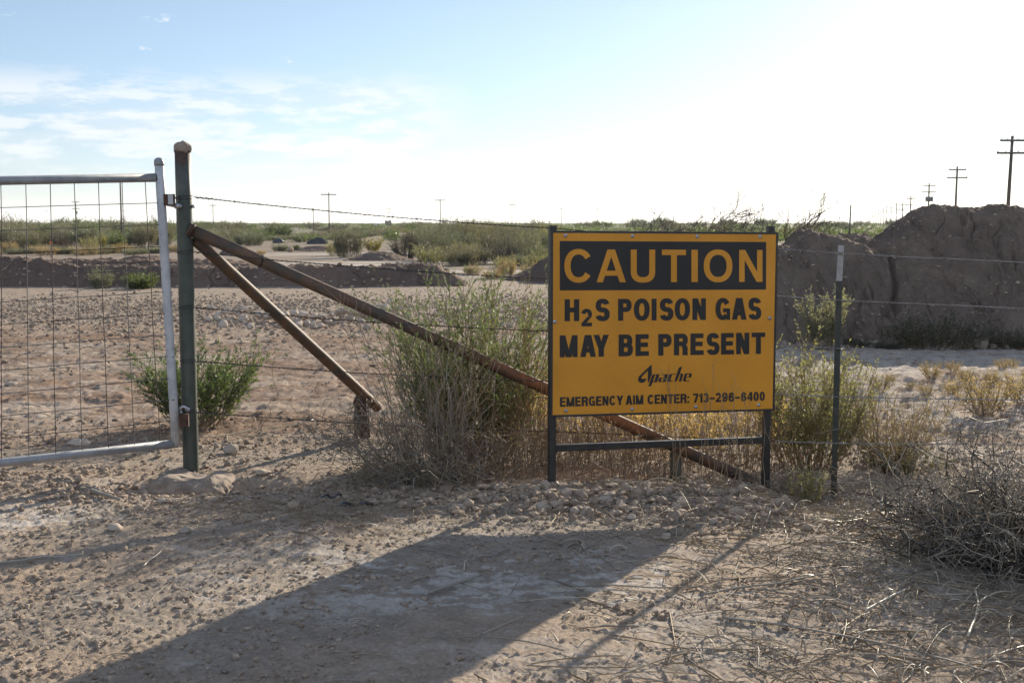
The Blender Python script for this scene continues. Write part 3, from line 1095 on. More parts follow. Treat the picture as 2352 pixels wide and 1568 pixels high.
mb = MB()
V = [SP_(0, 0, -.002), SP_(SW, tiltB, -.002), SP_(SW, tiltB + SHR, -.002), SP_(0, SHL, -.002), SP_(0, 0, .002), SP_(SW, tiltB, .002), SP_(SW, tiltB + SHR, .002), SP_(0, SHL, .002)]
mb.add(V, [[4, 5, 6, 7], [3, 2, 1, 0], [0, 1, 5, 4], [1, 2, 6, 5], [2, 3, 7, 6], [3, 0, 4, 7]])
panel = part(mb, 'panel', 'sign yellow', sign)
# frame of angle iron behind and round the panel
mb = MB()
fr = 0.012
quad_box(mb, -fr, -fr, SW + fr, -0.0005, -0.012, 0.0035, dv=tiltB)
part(mb, 'frame_rail', 'black steel', sign)
mb = MB(); quad_box(mb, -fr, SHL + 0.0005, SW + fr, SHL + fr, -0.012, 0.0035, dv=tiltT)
part(mb, 'frame_rail', 'black steel', sign)
mb = MB(); quad_box(mb, -fr, -0.0003, -0.0005, SHL + 0.0003, -0.012, 0.0033)
part(mb, 'frame_rail', 'black steel', sign)
mb = MB(); quad_box(mb, SW + 0.0005, tiltB, SW + fr, tiltB + SHR, -0.012, 0.0033)
part(mb, 'frame_rail', 'black steel', sign)
# posts
pu0 = uv(*Z5(153, 300))[0]; pu1 = uv(*Z5(1702, 300))[0]
for u, top, bot in ((pu0, uv(*Z5(153, 88))[1], groundL), (pu1, uv(*Z5(1702, 94))[1], groundR)):
    mb = MB()
    prism(mb, chamfer(0.040, 0.040, 0.004), SP_(u, top, -0.034), SP_(u, bot[2] - S_O[2] - 0.35, -0.034), S_U, S_N)
    part(mb, 'post', 'black steel', sign)
# cross bar
Z6 = lambda x, y: ((x / 3.136 + 1300) / 1.0629, (y / 3.136 + 950) / 1.0629)
a = uv(*Z6(190, 457)); b = uv(*Z6(1790, 395))
mb = MB(); prism(mb, chamfer(0.036, 0.038, 0.004), SP_(pu0 + .0205, a[1], -0.034), SP_(pu1 - .0205, b[1], -0.034), S_N, S_V)
part(mb, 'cross_bar', 'black steel', sign)
# bolts
for q in [(233, 160), (708, 163), (1167, 166), (1611, 168), (157, 770), (1680, 745), (236, 1400), (705, 1388), (1156, 1372), (1601, 1358)]:
    u, v_ = uv(*Z5(*q)); mb = MB()
    pipe(mb, SP_(u, v_, 0.0025), SP_(u, v_, 0.0045), 0.0105, 18); pipe(mb, SP_(u, v_, 0.0045), SP_(u, v_, 0.0095), 0.006, 6)
    part(mb, 'bolt', 'zinc', sign)


# --- lettering
def _rect(x0, y0, x1, y1): return [np.array([[x0, y0], [x1, y0], [x1, y1], [x0, y1]])]
def _para(b0, b1, t0, t1, y0, y1): return [np.array([[b0, y0], [b1, y0], [t1, y1], [t0, y1]])]


def _arc(cx, cy, rx, ry, a0, a1, tx, ty, p=2.35, n=26):
    a = np.radians(np.linspace(a0, a1, n + 1))

    def se(rx, ry):
        c, s = np.cos(a), np.sin(a)
        return np.stack([cx + rx * np.sign(c) * np.abs(c) ** (2 / p), cy + ry * np.sign(s) * np.abs(s) ** (2 / p)], -1)
    o = se(rx, ry); i = se(rx - tx, ry - ty)
    return [('strip', o, i)]


def glyph(ch, w, t):
    th = t * 0.86
    hw = w / 2
    g = []
    if ch == 'I': g += _rect(0, 0, w, 1)
    elif ch == 'H': g += _rect(0, 0, t, 1) + _rect(w - t, 0, w, 1) + _rect(t, .5 - th * .45, w - t, .5 + th * .55)
    elif ch == 'E': g += _rect(0, 0, t, 1) + _rect(t, 0, w, th) + _rect(t, 1 - th, w * .98, 1) + _rect(t, .5 - th * .42, w * .92, .5 + th * .55)
    elif ch == 'T': g += _rect(0, 1 - th, w, 1) + _rect(hw - t / 2, 0, hw + t / 2, 1 - th)
    elif ch == 'N': g += _rect(0, 0, t * .95, 1) + _rect(w - t * .95, 0, w, 1) + _para(w - t * 1.05, w, 0, t * 1.05, 0, 1)
    elif ch == 'M': g += _rect(0, 0, t * .93, 1) + _rect(w - t * .93, 0, w, 1) + _para(hw - t * .55, hw + t * .35, 0.01, t * 1.05, 0, 1) + _para(hw - t * .35, hw + t * .55, w - t * 1.05, w - .01, 0, 1)
    elif ch == 'A': g += _para(0, t * 1.02, hw - t * .62, hw + t * .40, 0, 1) + _para(w - t * 1.02, w, hw - t * .40, hw + t * .62, 0, 1) + _rect(w * .24, .20, w * .76, .20 + th * .92)
    elif ch == 'Y': g += _rect(hw - t / 2, 0, hw + t / 2, .42) + _para(hw - t * .5, hw + t * .45, 0, t * 1.08, .36, 1) + _para(hw - t * .45, hw + t * .5, w - t * 1.08, w, .36, 1)
    elif ch == 'U': g += _rect(0, .33, t, 1) + _rect(w - t, .33, w, 1) + _arc(hw, .335, hw, .35, 180, 360, t, th)
    elif ch in 'O0': g += _arc(hw, .5, hw, .512, 0, 360, t, th * 1.0, 2.2, 44)
    elif ch == 'C': g += _arc(hw, .5, hw, .512, 33, 327, t, th, 2.2, 40)
    elif ch == 'G': g += _arc(hw, .5, hw, .512, 33, 318, t, th, 2.2, 40) + _rect(hw * 1.02, .53 - th * .85, w * .985, .53) + _rect(w - t * .72, 0.0, w * .985, .45)
    elif ch in 'PR':
        y0 = .40 if ch == 'P' else .42
        ry = (1 - y0) / 2; rx = min(hw * .85, ry * .95)
        g += _rect(0, 0, t, 1) + _rect(t, 1 - th, w - rx, 1) + _rect(t, y0, w - rx, y0 + th) + _arc(w - rx, 1 - ry, rx, ry, -90, 90, t, th, 2.3, 18)
        if ch == 'R': g += _rect(w - t * 1.04, 0.0, w * .985, .30) + _arc(w - t * 1.0 - hw * .1, .27, t * 1.0 + hw * .1, .25, 0, 90, t, th, 2.4, 12) + _para(w - t * .92, w * 1.02, w - t * 1.04, w * .985, -0.0, .06)
    elif ch == 'B':
        for y0, y1, ww in ((.5 - th * .42, 1, w * .96), (0, .5 + th * .5, w)):
            ry = (y1 - y0) / 2; rx = min(hw * .8, ry * 1.05)
            g += _rect(t, y1 - th * .95, ww - rx, y1) + _rect(t, y0, ww - rx, y0 + th * .95) + _arc(ww - rx, (y0 + y1) / 2, rx, ry, -90, 90, t, th * .95, 2.3, 18)
        g += _rect(0, 0, t, 1)
    elif ch == 'S':
        r1 = (1.012 - (.5 - th * .5)) / 2
        g += _arc(hw, 1.012 - r1, hw * .97, r1, 14, 262, t, th, 2.3, 30) + _arc(hw, -.012 + r1, hw, r1, 82, -166, t, th, 2.3, 30)
        g += _para(hw * .75, hw * 1.25, hw * .75, hw * 1.25, .5 - th * .5, .5 + th * .5)
    elif ch == '2':
        g += _arc(hw, .685, hw, .327, 172, -28, t, th, 2.2, 24) + _para(0, t * 1.12, w - t * 1.12, w * .97, th * .8, .56) + _rect(0, 0, w, th)
    elif ch == '3':
        r1 = (1.012 - (.5 - th * .5)) / 2
        g += _arc(hw, 1.012 - r1, hw * .96, r1, 166, -84, t, th, 2.2, 28) + _arc(hw, -.012 + r1, hw, r1, 84, -166, t, th, 2.2, 28)
    elif ch == '7': g += _rect(0, 1 - th, w, 1) + _para(w * .17, w * .17 + t * 1.02, w - t, w, 0, 1 - th)
    elif ch == '1': g += _rect(w - t, 0, w, 1) + _para(0, 0.001, w - t, w - t + .001, .70, .98) + _rect(0, .68, w - t, .68 + th * .8)
    elif ch == '4': g += _rect(w * .56, 0, w * .56 + t, 1) + _rect(0, .21, w, .21 + th) + _para(0, t * .7, w * .56 - t * .1, w * .56 + t * .5, .21 + th * .6, 1)
    elif ch == '6': g += _arc(hw, .325, hw, .337, 0, 360, t, th, 2.2, 36) + _arc(hw, .5, hw, .512, 25, 215, t, th, 2.2, 24)
    elif ch == '9': g += _arc(hw, .675, hw, .337, 0, 360, t, th, 2.2, 36) + _arc(hw, .5, hw, .512, 205, 395, t, th, 2.2, 24)
    elif ch == '-': g += _rect(0, .31, w, .31 + th)
    elif ch == ':': g += _rect(0, 0, w, .2) + _rect(0, .52, w, .72)
    return g


def put_glyph(mb, ch, corners, tfrac, n0, lay):
    """corners: (bl, br, tr, tl) in sign uv"""
    bl, br, tr, tl = corners
    hgt = (np.linalg.norm(tl - bl) + np.linalg.norm(tr - br)) / 2
    wid = (np.linalg.norm(br - bl) + np.linalg.norm(tr - tl)) / 2
    w = wid / hgt

    def tp(p):
        a = p[:, :1] / w; b = p[:, 1:]
        q = (bl * (1 - a) + br * a) * (1 - b) + (tl * (1 - a) + tr * a) * b
        return q
    for g in glyph(ch, w, tfrac):
        n = n0 + 0.00012 * (lay[0] % 9)
        lay[0] += 1
        if isinstance(g, tuple):
            o = tp(g[1]); i = tp(g[2]); k = len(o)
            V = [SP_(q[0], q[1], n) for q in np.concatenate([o, i])]
            j = np.arange(k - 1)
            mb.add(V, np.stack([j, j + 1, j + 1 + k, j + k], -1))
        else:
            q = tp(g)
            mb.add([SP_(x[0], x[1], n) for x in q], [[0, 1, 2, 3]])


def line(mb, items, zf, yL, yR, xL, xR, tfrac, n0):
    """items: (char, x0, x1[, ytop_off, ybot_off]) ; yL/yR: (top, bottom) at xL/xR"""
    lay = [0]
    for it in items:
        ch, x0, x1 = it[:3]
        dt, db = it[3:5] if len(it) > 3 else (0, 0)

        def yy(x, k):
            f = (x - xL) / (xR - xL)
            return yL[k] * (1 - f) + yR[k] * f
        cs = [uv(*zf(x0, yy(x0, 1) + db)), uv(*zf(x1, yy(x1, 1) + db)), uv(*zf(x1, yy(x1, 0) + dt)), uv(*zf(x0, yy(x0, 0) + dt))]
        t = tfrac * (it[5] if len(it) > 5 else 1)
        put_glyph(mb, ch, cs, t, n0, lay)


# header band
mb = MB()
cs = [uv(*Z5(193, 548)), uv(*Z5(1654, 542)), uv(*Z5(1655, 205)), uv(*Z5(192, 198))]
mb.add([SP_(q[0], q[1], 0.0028) for q in cs], [[0, 1, 2, 3]])
sub(mb, 'header_band', 'sign black', panel)
mb = MB()
line(mb, [('C', 225, 424), ('A', 453, 660), ('U', 695, 868), ('T', 915, 1086), ('I', 1125, 1170), ('O', 1212, 1415), ('N', 1463, 1628)],
     Z5, (257, 491), (262, 487), 225, 1628, 0.193, 0.0036)
o = sub(mb, 'lettering', 'sign yellow', panel); o['label'] = 'yellow word CAUTION'
mb = MB()
line(mb, [('H', 160, 310), ('2', 332, 440, 101, 54, .97), ('S', 476, 622), ('P', 708, 847), ('O', 870, 1032), ('I', 1052, 1102), ('S', 1135, 1275), ('O', 1288, 1446), ('N', 1470, 1608),
          ('G', 1706, 1858), ('A', 1875, 2024), ('S', 2043, 2176)], Z42, (127, 352), (113, 334), 160, 2176, 0.250, 0.0030)
o = sub(mb, 'lettering', 'sign black', panel); o['label'] = 'black words H2S POISON GAS'
mb = MB()
line(mb, [('M', 110, 293), ('A', 320, 480), ('Y', 455, 615), ('B', 714, 860), ('E', 887, 1025), ('P', 1120, 1256), ('R', 1281, 1423), ('E', 1450, 1585), ('S', 1615, 1748), ('E', 1763, 1895), ('N', 1918, 2052), ('T', 2077, 2216)],
     Z42, (497, 722), (467, 685), 110, 2216, 0.250, 0.0030)
o = sub(mb, 'lettering', 'sign black', panel); o['label'] = 'black words MAY BE PRESENT'
WID = {'E': .60, 'M': .84, 'R': .66, 'G': .68, 'N': .64, 'C': .68, 'Y': .70, 'A': .72, 'I': .22, 'T': .62, ':': .20, '7': .54, '1': .36, '3': .54, '2': .54, '9': .54, '6': .54, '4': .56, '0': .54, '-': 1}
items = []
for word, x0, x1 in (('EMERGENCY', 112, 760), ('AIM', 787, 967), ('CENTER:', 1010, 1437), ('713', 1477, 1635), ('-', 1648, 1698), ('296', 1708, 1897), ('-', 1908, 1955), ('6400', 1968, 2212)):
    gap = .085
    tot = sum(WID[c] for c in word) + gap * (len(word) - 1)
    k = (x1 - x0) / tot; x = x0
    for c in word:
        items.append((c, x, x + WID[c] * k)); x += (WID[c] + gap) * k
mb = MB()
line(mb, items, Z42, (1130, 1228), (1072, 1165), 112, 2212, 0.238, 0.0030)
o = sub(mb, 'lettering', 'sign black', panel); o['label'] = 'black emergency phone line'
mb = MB()
EMB = [[(640, 132), (540, 318), (345, 510), (338, 555), (350, 575), (518, 575), (405, 703), (330, 705), (270, 690), (235, 640), (228, 575), (245, 520), (290, 465)],
       [(640, 132), (664, 145), (666, 430), (572, 692), (545, 685), (535, 660), (540, 318)],
       [(672, 470), (700, 440), (735, 432), (765, 458), (700, 660), (690, 690), (650, 790), (600, 822), (552, 822)], [(735, 432), (918, 427), (905, 458), (765, 458)],
       [(810, 458), (905, 458), (850, 650), (820, 680), (790, 685), (740, 660)], [(700, 660), (740, 660), (800, 683), (690, 690)],
       [(965, 432), (1150, 428), (1175, 440), (1165, 452), (965, 450)], [(1080, 450), (1172, 445), (1105, 675), (1015, 660)], [(910, 540), (1060, 537), (1052, 556), (905, 565)],
       [(905, 545), (985, 555), (955, 650), (960, 678), (885, 680), (872, 660)], [(960, 655), (1015, 655), (1105, 675), (900, 681)],
       [(1215, 440), (1250, 425), (1310, 440), (1260, 600), (1285, 645), (1200, 665), (1160, 655), (1152, 625)], [(1240, 425), (1435, 415), (1425, 438), (1300, 442)], [(1270, 645), (1352, 645), (1345, 665), (1180, 668)],
       [(1520, 240), (1570, 195), (1632, 190), (1560, 410), (1470, 640), (1435, 665), (1378, 665)], [(1560, 410), (1640, 408), (1670, 440), (1610, 640), (1600, 662), (1522, 662), (1580, 470), (1575, 435), (1550, 430)],
       [(1720, 410), (1800, 420), (1745, 600), (1760, 640), (1680, 655), (1650, 635)], [(1740, 408), (1920, 402), (1945, 430), (1860, 432), (1790, 432)], [(1865, 430), (1945, 430), (1920, 530), (1840, 515)],
       [(1780, 515), (1925, 512), (1915, 533), (1770, 535)], [(1750, 630), (1860, 628), (1850, 652), (1680, 658)]]
for k, poly in enumerate(EMB):
    q = [uv(*ZA(*p)) for p in poly]
    tr = np.array(tessellate_polygon([[Vector((x[0], x[1], 0)) for x in q]]))
    V = np.array([SP_(x[0], x[1], 0.0030 + 0.00012 * (k % 7)) for x in q])
    # orient outward
    for i, t3 in enumerate(tr):
        nn = np.cross(V[t3[1]] - V[t3[0]], V[t3[2]] - V[t3[0]])
        if nn @ S_N < 0: tr[i] = t3[::-1]
    mb.add(V, tr)
o = sub(mb, 'emblem', 'sign black', panel); o['label'] = 'slanted black company word mark'

# ------------------------------------------------------------------ stones
ROCKS = [rock_shape(300 + i, ICO2 if i > 3 else ICO3) for i in range(9)]


def stone_field(mb, xs, ys, sizes, sink=0.25, zf=Hd):
    n = len(xs)
    zs = zf(xs, ys)
    for kind in range(4):
        sel = np.arange(n) % 4 == kind
        v, f = SMALL[kind]
        m = sel.sum()
        if not m: continue
        a = rng.random(m) * 2 * np.pi
        ca, sa = np.cos(a)[:, None], np.sin(a)[:, None]
        s = sizes[sel][:, None]
        asp = 0.6 + 0.75 * rng.random((m, 3))
        vx = v[None, :, 0] * asp[:, :1]; vy = v[None, :, 1] * asp[:, 1:2]; vz = v[None, :, 2] * asp[:, 2:]
        V = np.stack([(vx * ca - vy * sa) * s + xs[sel][:, None], (vx * sa + vy * ca) * s + ys[sel][:, None], vz * s * 0.9 + zs[sel][:, None] + s * (0.55 - sink)], -1)
        F = f[None] + (np.arange(m) * len(v))[:, None, None]
        mb.add(V.reshape(-1, 3), F.reshape(-1, 3), smooth=False)


SMALL = [rock_shape(400 + i, ICO1, 0.5) for i in range(4)]
mb = MB()


def logsize(n, a, b, p=2.2):
    u = rng.random(n)
    return a * (b / a) ** (u ** p)


# general scatter through the near ground
n = 60000
yy = 2.9 + 6.0 * rng.random(n) ** 1.25
xx = (rng.random(n) * 2 - 1) * (yy * 0.47 + 0.6)
keep = fbm(xx * 1.2, yy * 1.5, 3, 101) > 0.40 + 0.22 * np.exp(-((xx - 0.05) / 1.0) ** 2 - ((yy - 4.5) / 0.9) ** 2) * 1.2
keep &= (rng.random(n) < np.where((xx > 0.9) & (yy < 6), 0.45, 1.0))
stone_field(mb, xx[keep], yy[keep], logsize(keep.sum(), 0.0020, 0.017, 2.6))
# gravel berm in front of the sign
n = 4500
xx = rng.normal(0.55, 0.75, n); yy = 6.4 + rng.normal(0, 0.24, n) - 0.1 * (xx - .5)
k = (xx > -1.2) & (xx < 1.5)
stone_field(mb, xx[k], yy[k], logsize(k.sum(), 0.003, 0.044, 3.4), 0.25)
# left shoulder crumbs round the gate post
n = 6000
xx = rng.normal(-2.1, 0.75, n); yy = rng.normal(6.7, 0.5, n)
stone_field(mb, xx, yy, logsize(n, 0.003, 0.03, 3.2), 0.25)
# pad behind the fence
n = 16000
yy = 8 + 18 * rng.random(n) ** 1.2; xx = (rng.random(n) * 2 - 1) * (yy * 0.45)
k = fbm(xx * .6, yy * .6, 3, 105) > 0.44
stone_field(mb, xx[k], yy[k], logsize(k.sum(), 0.006, 0.032, 2.2))
n = 16000
yy = rng.normal(20.5, 2.6, n); xx = -10 + 14 * rng.random(n)
stone_field(mb, xx, yy, logsize(n, 0.010, 0.05, 2.2))
n = 2600
yy = 28.8 + 3.2 * rng.random(n) ** 1.5; xx = -13 + 13.5 * rng.random(n)
stone_field(mb, xx, yy, logsize(n, 0.015, 0.09, 2.6), 0.3, f_left)
n = 3500
yy = 15.0 + 2.6 * rng.random(n); xx = 2.5 + 6.5 * rng.random(n)
stone_field(mb, xx, yy, logsize(n, 0.008, 0.032, 2.6), 0.5, f_right)
n = 1500
yy = 15.0 + rng.normal(0, .25, n); xx = 2.5 + 6.5 * rng.random(n)
stone_field(mb, xx, yy, logsize(n, 0.01, 0.06, 2.2), 0.3)
tag(mb.build('gravel', 'gravel stone'), 'loose brown and pale gravel strewn over the dirt', 'gravel', None, 'stuff')

rock_me = []
for i, (v, f) in enumerate(ROCKS):
    m_ = MB(); m_.add(v, f, smooth=i % 3 == 0)
    o = m_.build('rock', 'pale stone', coll=False)
    rock_me.append(o)


def rock(px, py, wpx, label, group=None, i=None, lift=0.0, flat=1.0):
    g = G(px, py)
    i = int(rng.integers(9)) if i is None else i
    s = wpx / 2822.0 * g[1] / 2
    o = rock_me[i].copy(); o.name = 'rock'
    COL.objects.link(o)
    o.location = (g[0], g[1] + s * .3, float(Hd(g[0], g[1])) + s * 0.38 * flat + lift)
    o.rotation_euler = (0.3 * (rng.random() - .5), 0.3 * (rng.random() - .5), rng.random() * 6.28)
    o.scale = (s, s, s * flat)
    tag(o, label, 'rock', group)
    return o


rock(531, 1040, 42, 'round tan rock right of the gate post below the bright green bush')
rock(604, 1093, 40, 'long flat tan rock on the crumbly dirt right of the post footing', i=2, flat=.6)
rock(378, 1132, 24, 'small tan rock at the left end of the concrete footing')
rock(371, 1160, 22, 'pale rock in front of the concrete footing')
rock(263, 1226, 38, 'flat pale rock on the open dirt left of the footing', flat=.7)
rock(425, 1232, 36, 'low brown rock on the dirt in front of the footing', flat=.6)
rock(815, 1020, 30, 'round pale rock behind the sprawling dry twigs')
rock(22, 890, 34, 'dark brown clod at the left picture edge behind the gate mesh', flat=.6)
rock(178, 1028, 62, 'long brown clod on the dirt behind the lower gate mesh', flat=.4, i=1)
rock(1276, 1137, 28, 'flat topped rock at the foot of the left sign post', flat=.6)
rock(1320, 1172, 28, 'rounded pink rock on the gravel berm under the sign')
rock(1346, 1172, 30, 'larger pink rock on the gravel berm beside a rounded one')
rock(1390, 1145, 52, 'long dark flat rock on top of the gravel berm', flat=.45, i=1)
rock(1565, 1148, 24, 'tan rock between the sign posts on bare dirt')
rock(1573, 1185, 24, 'white rock on the gravel near the sign shadow edge', flat=.7)
rock(1530, 1240, 34, 'triangular pale rock at the right edge of the sign shadow', i=3)
rock(1640, 1203, 26, 'pale rock in the twig litter below the right sign post')
rock(1945, 1165, 30, 'white rock in dry twigs right of the right sign post')
rock(1468, 1517, 28, 'small smooth white stone in the sunlit dirt at the bottom', flat=.55)
rock(1148, 1537, 22, 'small white stone at the bottom inside the sign shadow edge', flat=.55)
rock(1450, 1190, 24, 'brown rock in the shaded gravel under the sign')
rock(1245, 1162, 30, 'pale rock at the left end of the gravel berm')
rock(1130, 1185, 24, 'pale rock beside the dry bush base')
rock(2250, 800, 56, 'dark lump of rubble at the foot of the spoil mound', i=1)
rock(200, 1415, 20, 'small pale stone in the lower left dirt')
rock(560, 1385, 16, 'tiny white stone between the two shadow bands', flat=.6)
# row of pale cobbles
for k in range(210):
    px = 470 + 470 * rng.random()
    up = rng.random() < .45
    py = 738 + 9 * math.sin(px * .012) + (rng.normal(-4, 3) if up else rng.normal(0, 8))
    rock(px, py, 9 + 22 * rng.random() ** 2.0, 'pale limestone cobble in the heap behind the rusty brace pipes', 'cobbles heaped behind the brace pipes', lift=(.05 + .09 * rng.random()) if up else 0)
for k in range(45):
    px = 1000 + 260 * rng.random(); py = 742 + rng.normal(0, 14)
    rock(px, py, 8 + 12 * rng.random() ** 1.6, 'pale cobble scattered behind the tall green bush', 'cobbles scattered behind the green bush')
for o in rock_me: pass

# ------------------------------------------------------------------ plants


def curve_stems(r, n, height, spread, base_r, k=7, droop=0.0, up=0.6, lenvar=0.5, wig=0.06):
    """n stems from a small base, leaning out and curving up; returns (n,k,3)"""
    az = r.random(n) * 2 * np.pi
    lean = np.sqrt(r.random(n)) * spread
    L = height * (1 - lenvar * r.random(n))
    b = np.stack([np.cos(az), np.sin(az)], -1)
    start = b * (base_r * np.sqrt(r.random(n)))[:, None]
    t = np.linspace(0, 1, k)
    out = lean[:, None] * (t[None] * (1 - up) + up * t[None] ** 0.6 * 0.8) * L[:, None] / height
    z = L[:, None] * (t[None] - droop * (lean[:, None] / max(spread, 1e-3)) * t[None] ** 2) * np.cos(np.clip(lean / height, 0, 1.2) * .7)[:, None]
    Pts = np.stack([start[:, :1] + b[:, :1] * out, start[:, 1:] + b[:, 1:] * out, z], -1)
    w = np.cumsum(r.normal(size=(n, k, 3)) * wig * height / k, axis=1)
    w[:, 0] = 0
    return Pts + w


def sample_on(Pts, idx, t):
    k = Pts.shape[1]
    f = t * (k - 1); i = np.minimum(f.astype(int), k - 2); fr = (f - i)[:, None]
    a = Pts[idx, i]; b = Pts[idx, i + 1]
    return a + (b - a) * fr, nrm(b - a)


def branchlets(r, Pts, n, length, k=5, tmin=0.25, ang=0.9, rise=0.3, wig=0.10):
    idx = r.integers(0, len(Pts), n)
    t = tmin + (1 - tmin) * r.random(n)
    p, tan = sample_on(Pts, idx, t)
    d = nrm(tan + ang * nrm(r.normal(size=(n, 3))) + np.array([0, 0, rise]))
    L = length * (0.4 + 0.8 * r.random(n))
    s = np.linspace(0, 1, k)
    Q = p[:, None] + d[:, None] * (L[:, None] * s[None])[:, :, None]
    w = np.cumsum(r.normal(size=(n, k, 3)) * (wig * L / k)[:, None, None], axis=1); w[:, 0] = 0
    return Q + w


def leaves(mb, r, Pts, n, ll, lw, tmin=0.15, along=0.8, mi=0):
    idx = r.integers(0, len(Pts), n)
    t = tmin + (1 - tmin) * r.random(n)
    p, tan = sample_on(Pts, idx, t)
    d = nrm(along * tan + 0.75 * nrm(r.normal(size=(n, 3))))
    s = nrm(np.cross(d, r.normal(size=(n, 3))))
    L = ll * (0.55 + 0.8 * r.random(n))[:, None]; W = lw * (0.6 + 0.7 * r.random(n))[:, None]
    V = np.stack([p, p + d * L * .5 + s * W * .5, p + d * L, p + d * L * .5 - s * W * .5], 1)
    F = np.arange(n * 4).reshape(-1, 4)
    mb.add(V.reshape(-1, 3), F, mi=mi)


def floor_z(mb, zmin=-0.03):
    for i in range(len(mb.v)):
        mb.v[i][:, 2] = np.maximum(mb.v[i][:, 2], zmin)


def make_bush(name, label, cat, seed, height, spread, stems, twigs, nleaf, ll, lw, leafmat, twigmat='dry stalk', base_r=0.06, twig_len=.3, stem_r=.004, up=.6, droop=.1, group=None, along=.8, tmin=.12, leafname='foliage', lenvar=.5):
    r = np.random.default_rng(seed)
    S = curve_stems(r, stems, height, spread, base_r, droop=droop, up=up, lenvar=lenvar)
    B = branchlets(r, S, twigs, twig_len * height, tmin=tmin)
    o = empty(name, (0, 0, 0), label, cat, group)
    mb = MB()
    rr = stem_r * np.linspace(1, .35, S.shape[1])
    tubes(mb, S, rr[None], 3); tubes(mb, B, (stem_r * .45 * np.linspace(1, .4, 5))[None], 3)
    floor_z(mb)
    mb.build('stems', twigmat, o)
    mb = MB()
    leaves(mb, r, B, int(nleaf * .75), ll, lw, 0.05, along); leaves(mb, r, S, int(nleaf * .25), ll, lw, 0.3, along)
    floor_z(mb)
    mb.build(leafname, leafmat, o)
    return o


def put(o, px, py, rz=0.0, sc=None, Y=None):
    g = G(px, py)
    o.location = (g[0], g[1], float(Hd(g[0], g[1])) - 0.01 if g[1] < 40 else float(H0(g[0], g[1])))
    o.rotation_euler = (0, 0, rz)
    if sc is not None: o.scale = sc if hasattr(sc, '__len__') else (sc,) * 3
    return o


# bright green bush behind the gate post
o = make_bush('bush', 'bright green leafy bush growing right behind the gate post', 'bush', 21, 0.60, 0.50, 75, 520, 11000, 0.034, 0.0085, 'leaf bright green', base_r=.14, twig_len=.36, along=1.1)
put(o, 452, 985)
# tall green bush left of the sign
o = make_bush('bush', 'tall green bush left of the sign behind the dry twigs', 'bush', 22, 1.18, 0.60, 160, 1150, 31000, 0.034, 0.0068, 'leaf fresh green', base_r=.25, twig_len=.24, along=1.2, lenvar=.72)
o.location = (-0.24, 7.75, 0.0)
# yellow green bush at the right of the sign
o = make_bush('bush', 'yellow green bush right of the sign behind the thin steel post', 'bush', 23, 0.86, 0.46, 90, 900, 14000, 0.022, 0.010, 'leaf yellow green', base_r=.2, twig_len=.28)
o.location = (2.0, 8.15, float(H0(2.0, 8.15)))
o = make_bush('bush', 'tan drying bush just right of the yellow green bush', 'bush', 24, 0.60, 0.40, 40, 420, 4200, 0.018, 0.006, 'dry leaf tan', base_r=.14, twig_len=.3)
o.location = (2.5, 8.1, float(H0(2.5, 8.1)))
o = make_bush('bush', 'low green plant between the right sign post and the steel post', 'plant', 25, 0.22, 0.10, 22, 110, 1300, 0.018, 0.007, 'leaf yellow green', base_r=.06)
o.location = (1.66, 6.85, float(H0(1.66, 6.85)))
o = make_bush('bush', 'low flat olive bush on the ground right of the steel post', 'bush', 26, 0.20, 0.26, 40, 260, 3600, 0.016, 0.007, 'leaf olive', base_r=.12, up=.8, droop=.5)
put(o, 2085, 1085)
o = make_bush('bush', 'low dark green bush behind the flat olive bush', 'bush', 27, 0.20, 0.22, 30, 200, 2400, 0.016, 0.007, 'leaf dark', base_r=.1, up=.8, droop=.4)
put(o, 2035, 1062)
# pale sage shrub before the mound
o = make_bush('shrub', 'pale grey green upright shrub in front of the spoil mound', 'shrub', 28, 0.68, 0.26, 42, 420, 6500, 0.034, 0.011, 'leaf sage', base_r=.1, twig_len=.3, along=1.3)
put(o, 1890, 806)
mdk = make_bush('shrub', 'wide dark green dome shrub at the foot of the spoil mound', 'shrub', 29, 0.50, 0.62, 150, 900, 11000, 0.03, 0.009, 'leaf dark', base_r=.3, twig_len=.3, up=.7, droop=.35)
put(mdk, 2155, 806); mdk.location.y = 14.55; mdk.location.x = float(px2x(2155, 14.55))
o = copy_thing(mdk, label='smaller dark green shrub by the mound at the right picture edge'); put(o, 2352, 806, 1.3, .62); o.location.y = 14.7
o = copy_thing(mdk, label='low dark green growth along the mound foot left of the dome shrub'); put(o, 2010, 806, 2.1, (.75, .4, .28)); o.location.y = 14.6
# tan weeds on the right flat
tanb = make_bush('bush', 'tan dry weed on the salty flat at right', 'weed', 30, 0.42, 0.38, 30, 260, 2600, 0.022, 0.009, 'dry leaf tan', base_r=.08, twig_len=.34)
put(tanb, 2262, 958, 0.3, .95)
for px, py, s, lab in ((2345, 935, .8, 'tan dry weed at the right picture edge above the lower wires'), (2185, 905, .35, 'tiny dry weed left of the large tan weed'), (2140, 870, .45, 'sparse dry weed on the salty flat near the mound')):
    put(copy_thing(tanb, label=lab), px, py, rng.random() * 6, s)
for k in range(14):
    o = copy_thing(tanb, label='small scattered dry weed on the flat between fence and spoil mound', group='small dry weeds on the right flat')
    put(o, 1810 + 520 * rng.random(), 838 + 90 * rng.random(), rng.random() * 6, .18 + .25 * rng.random())
# dry orange grass and weeds under the sign
r = np.random.default_rng(31)


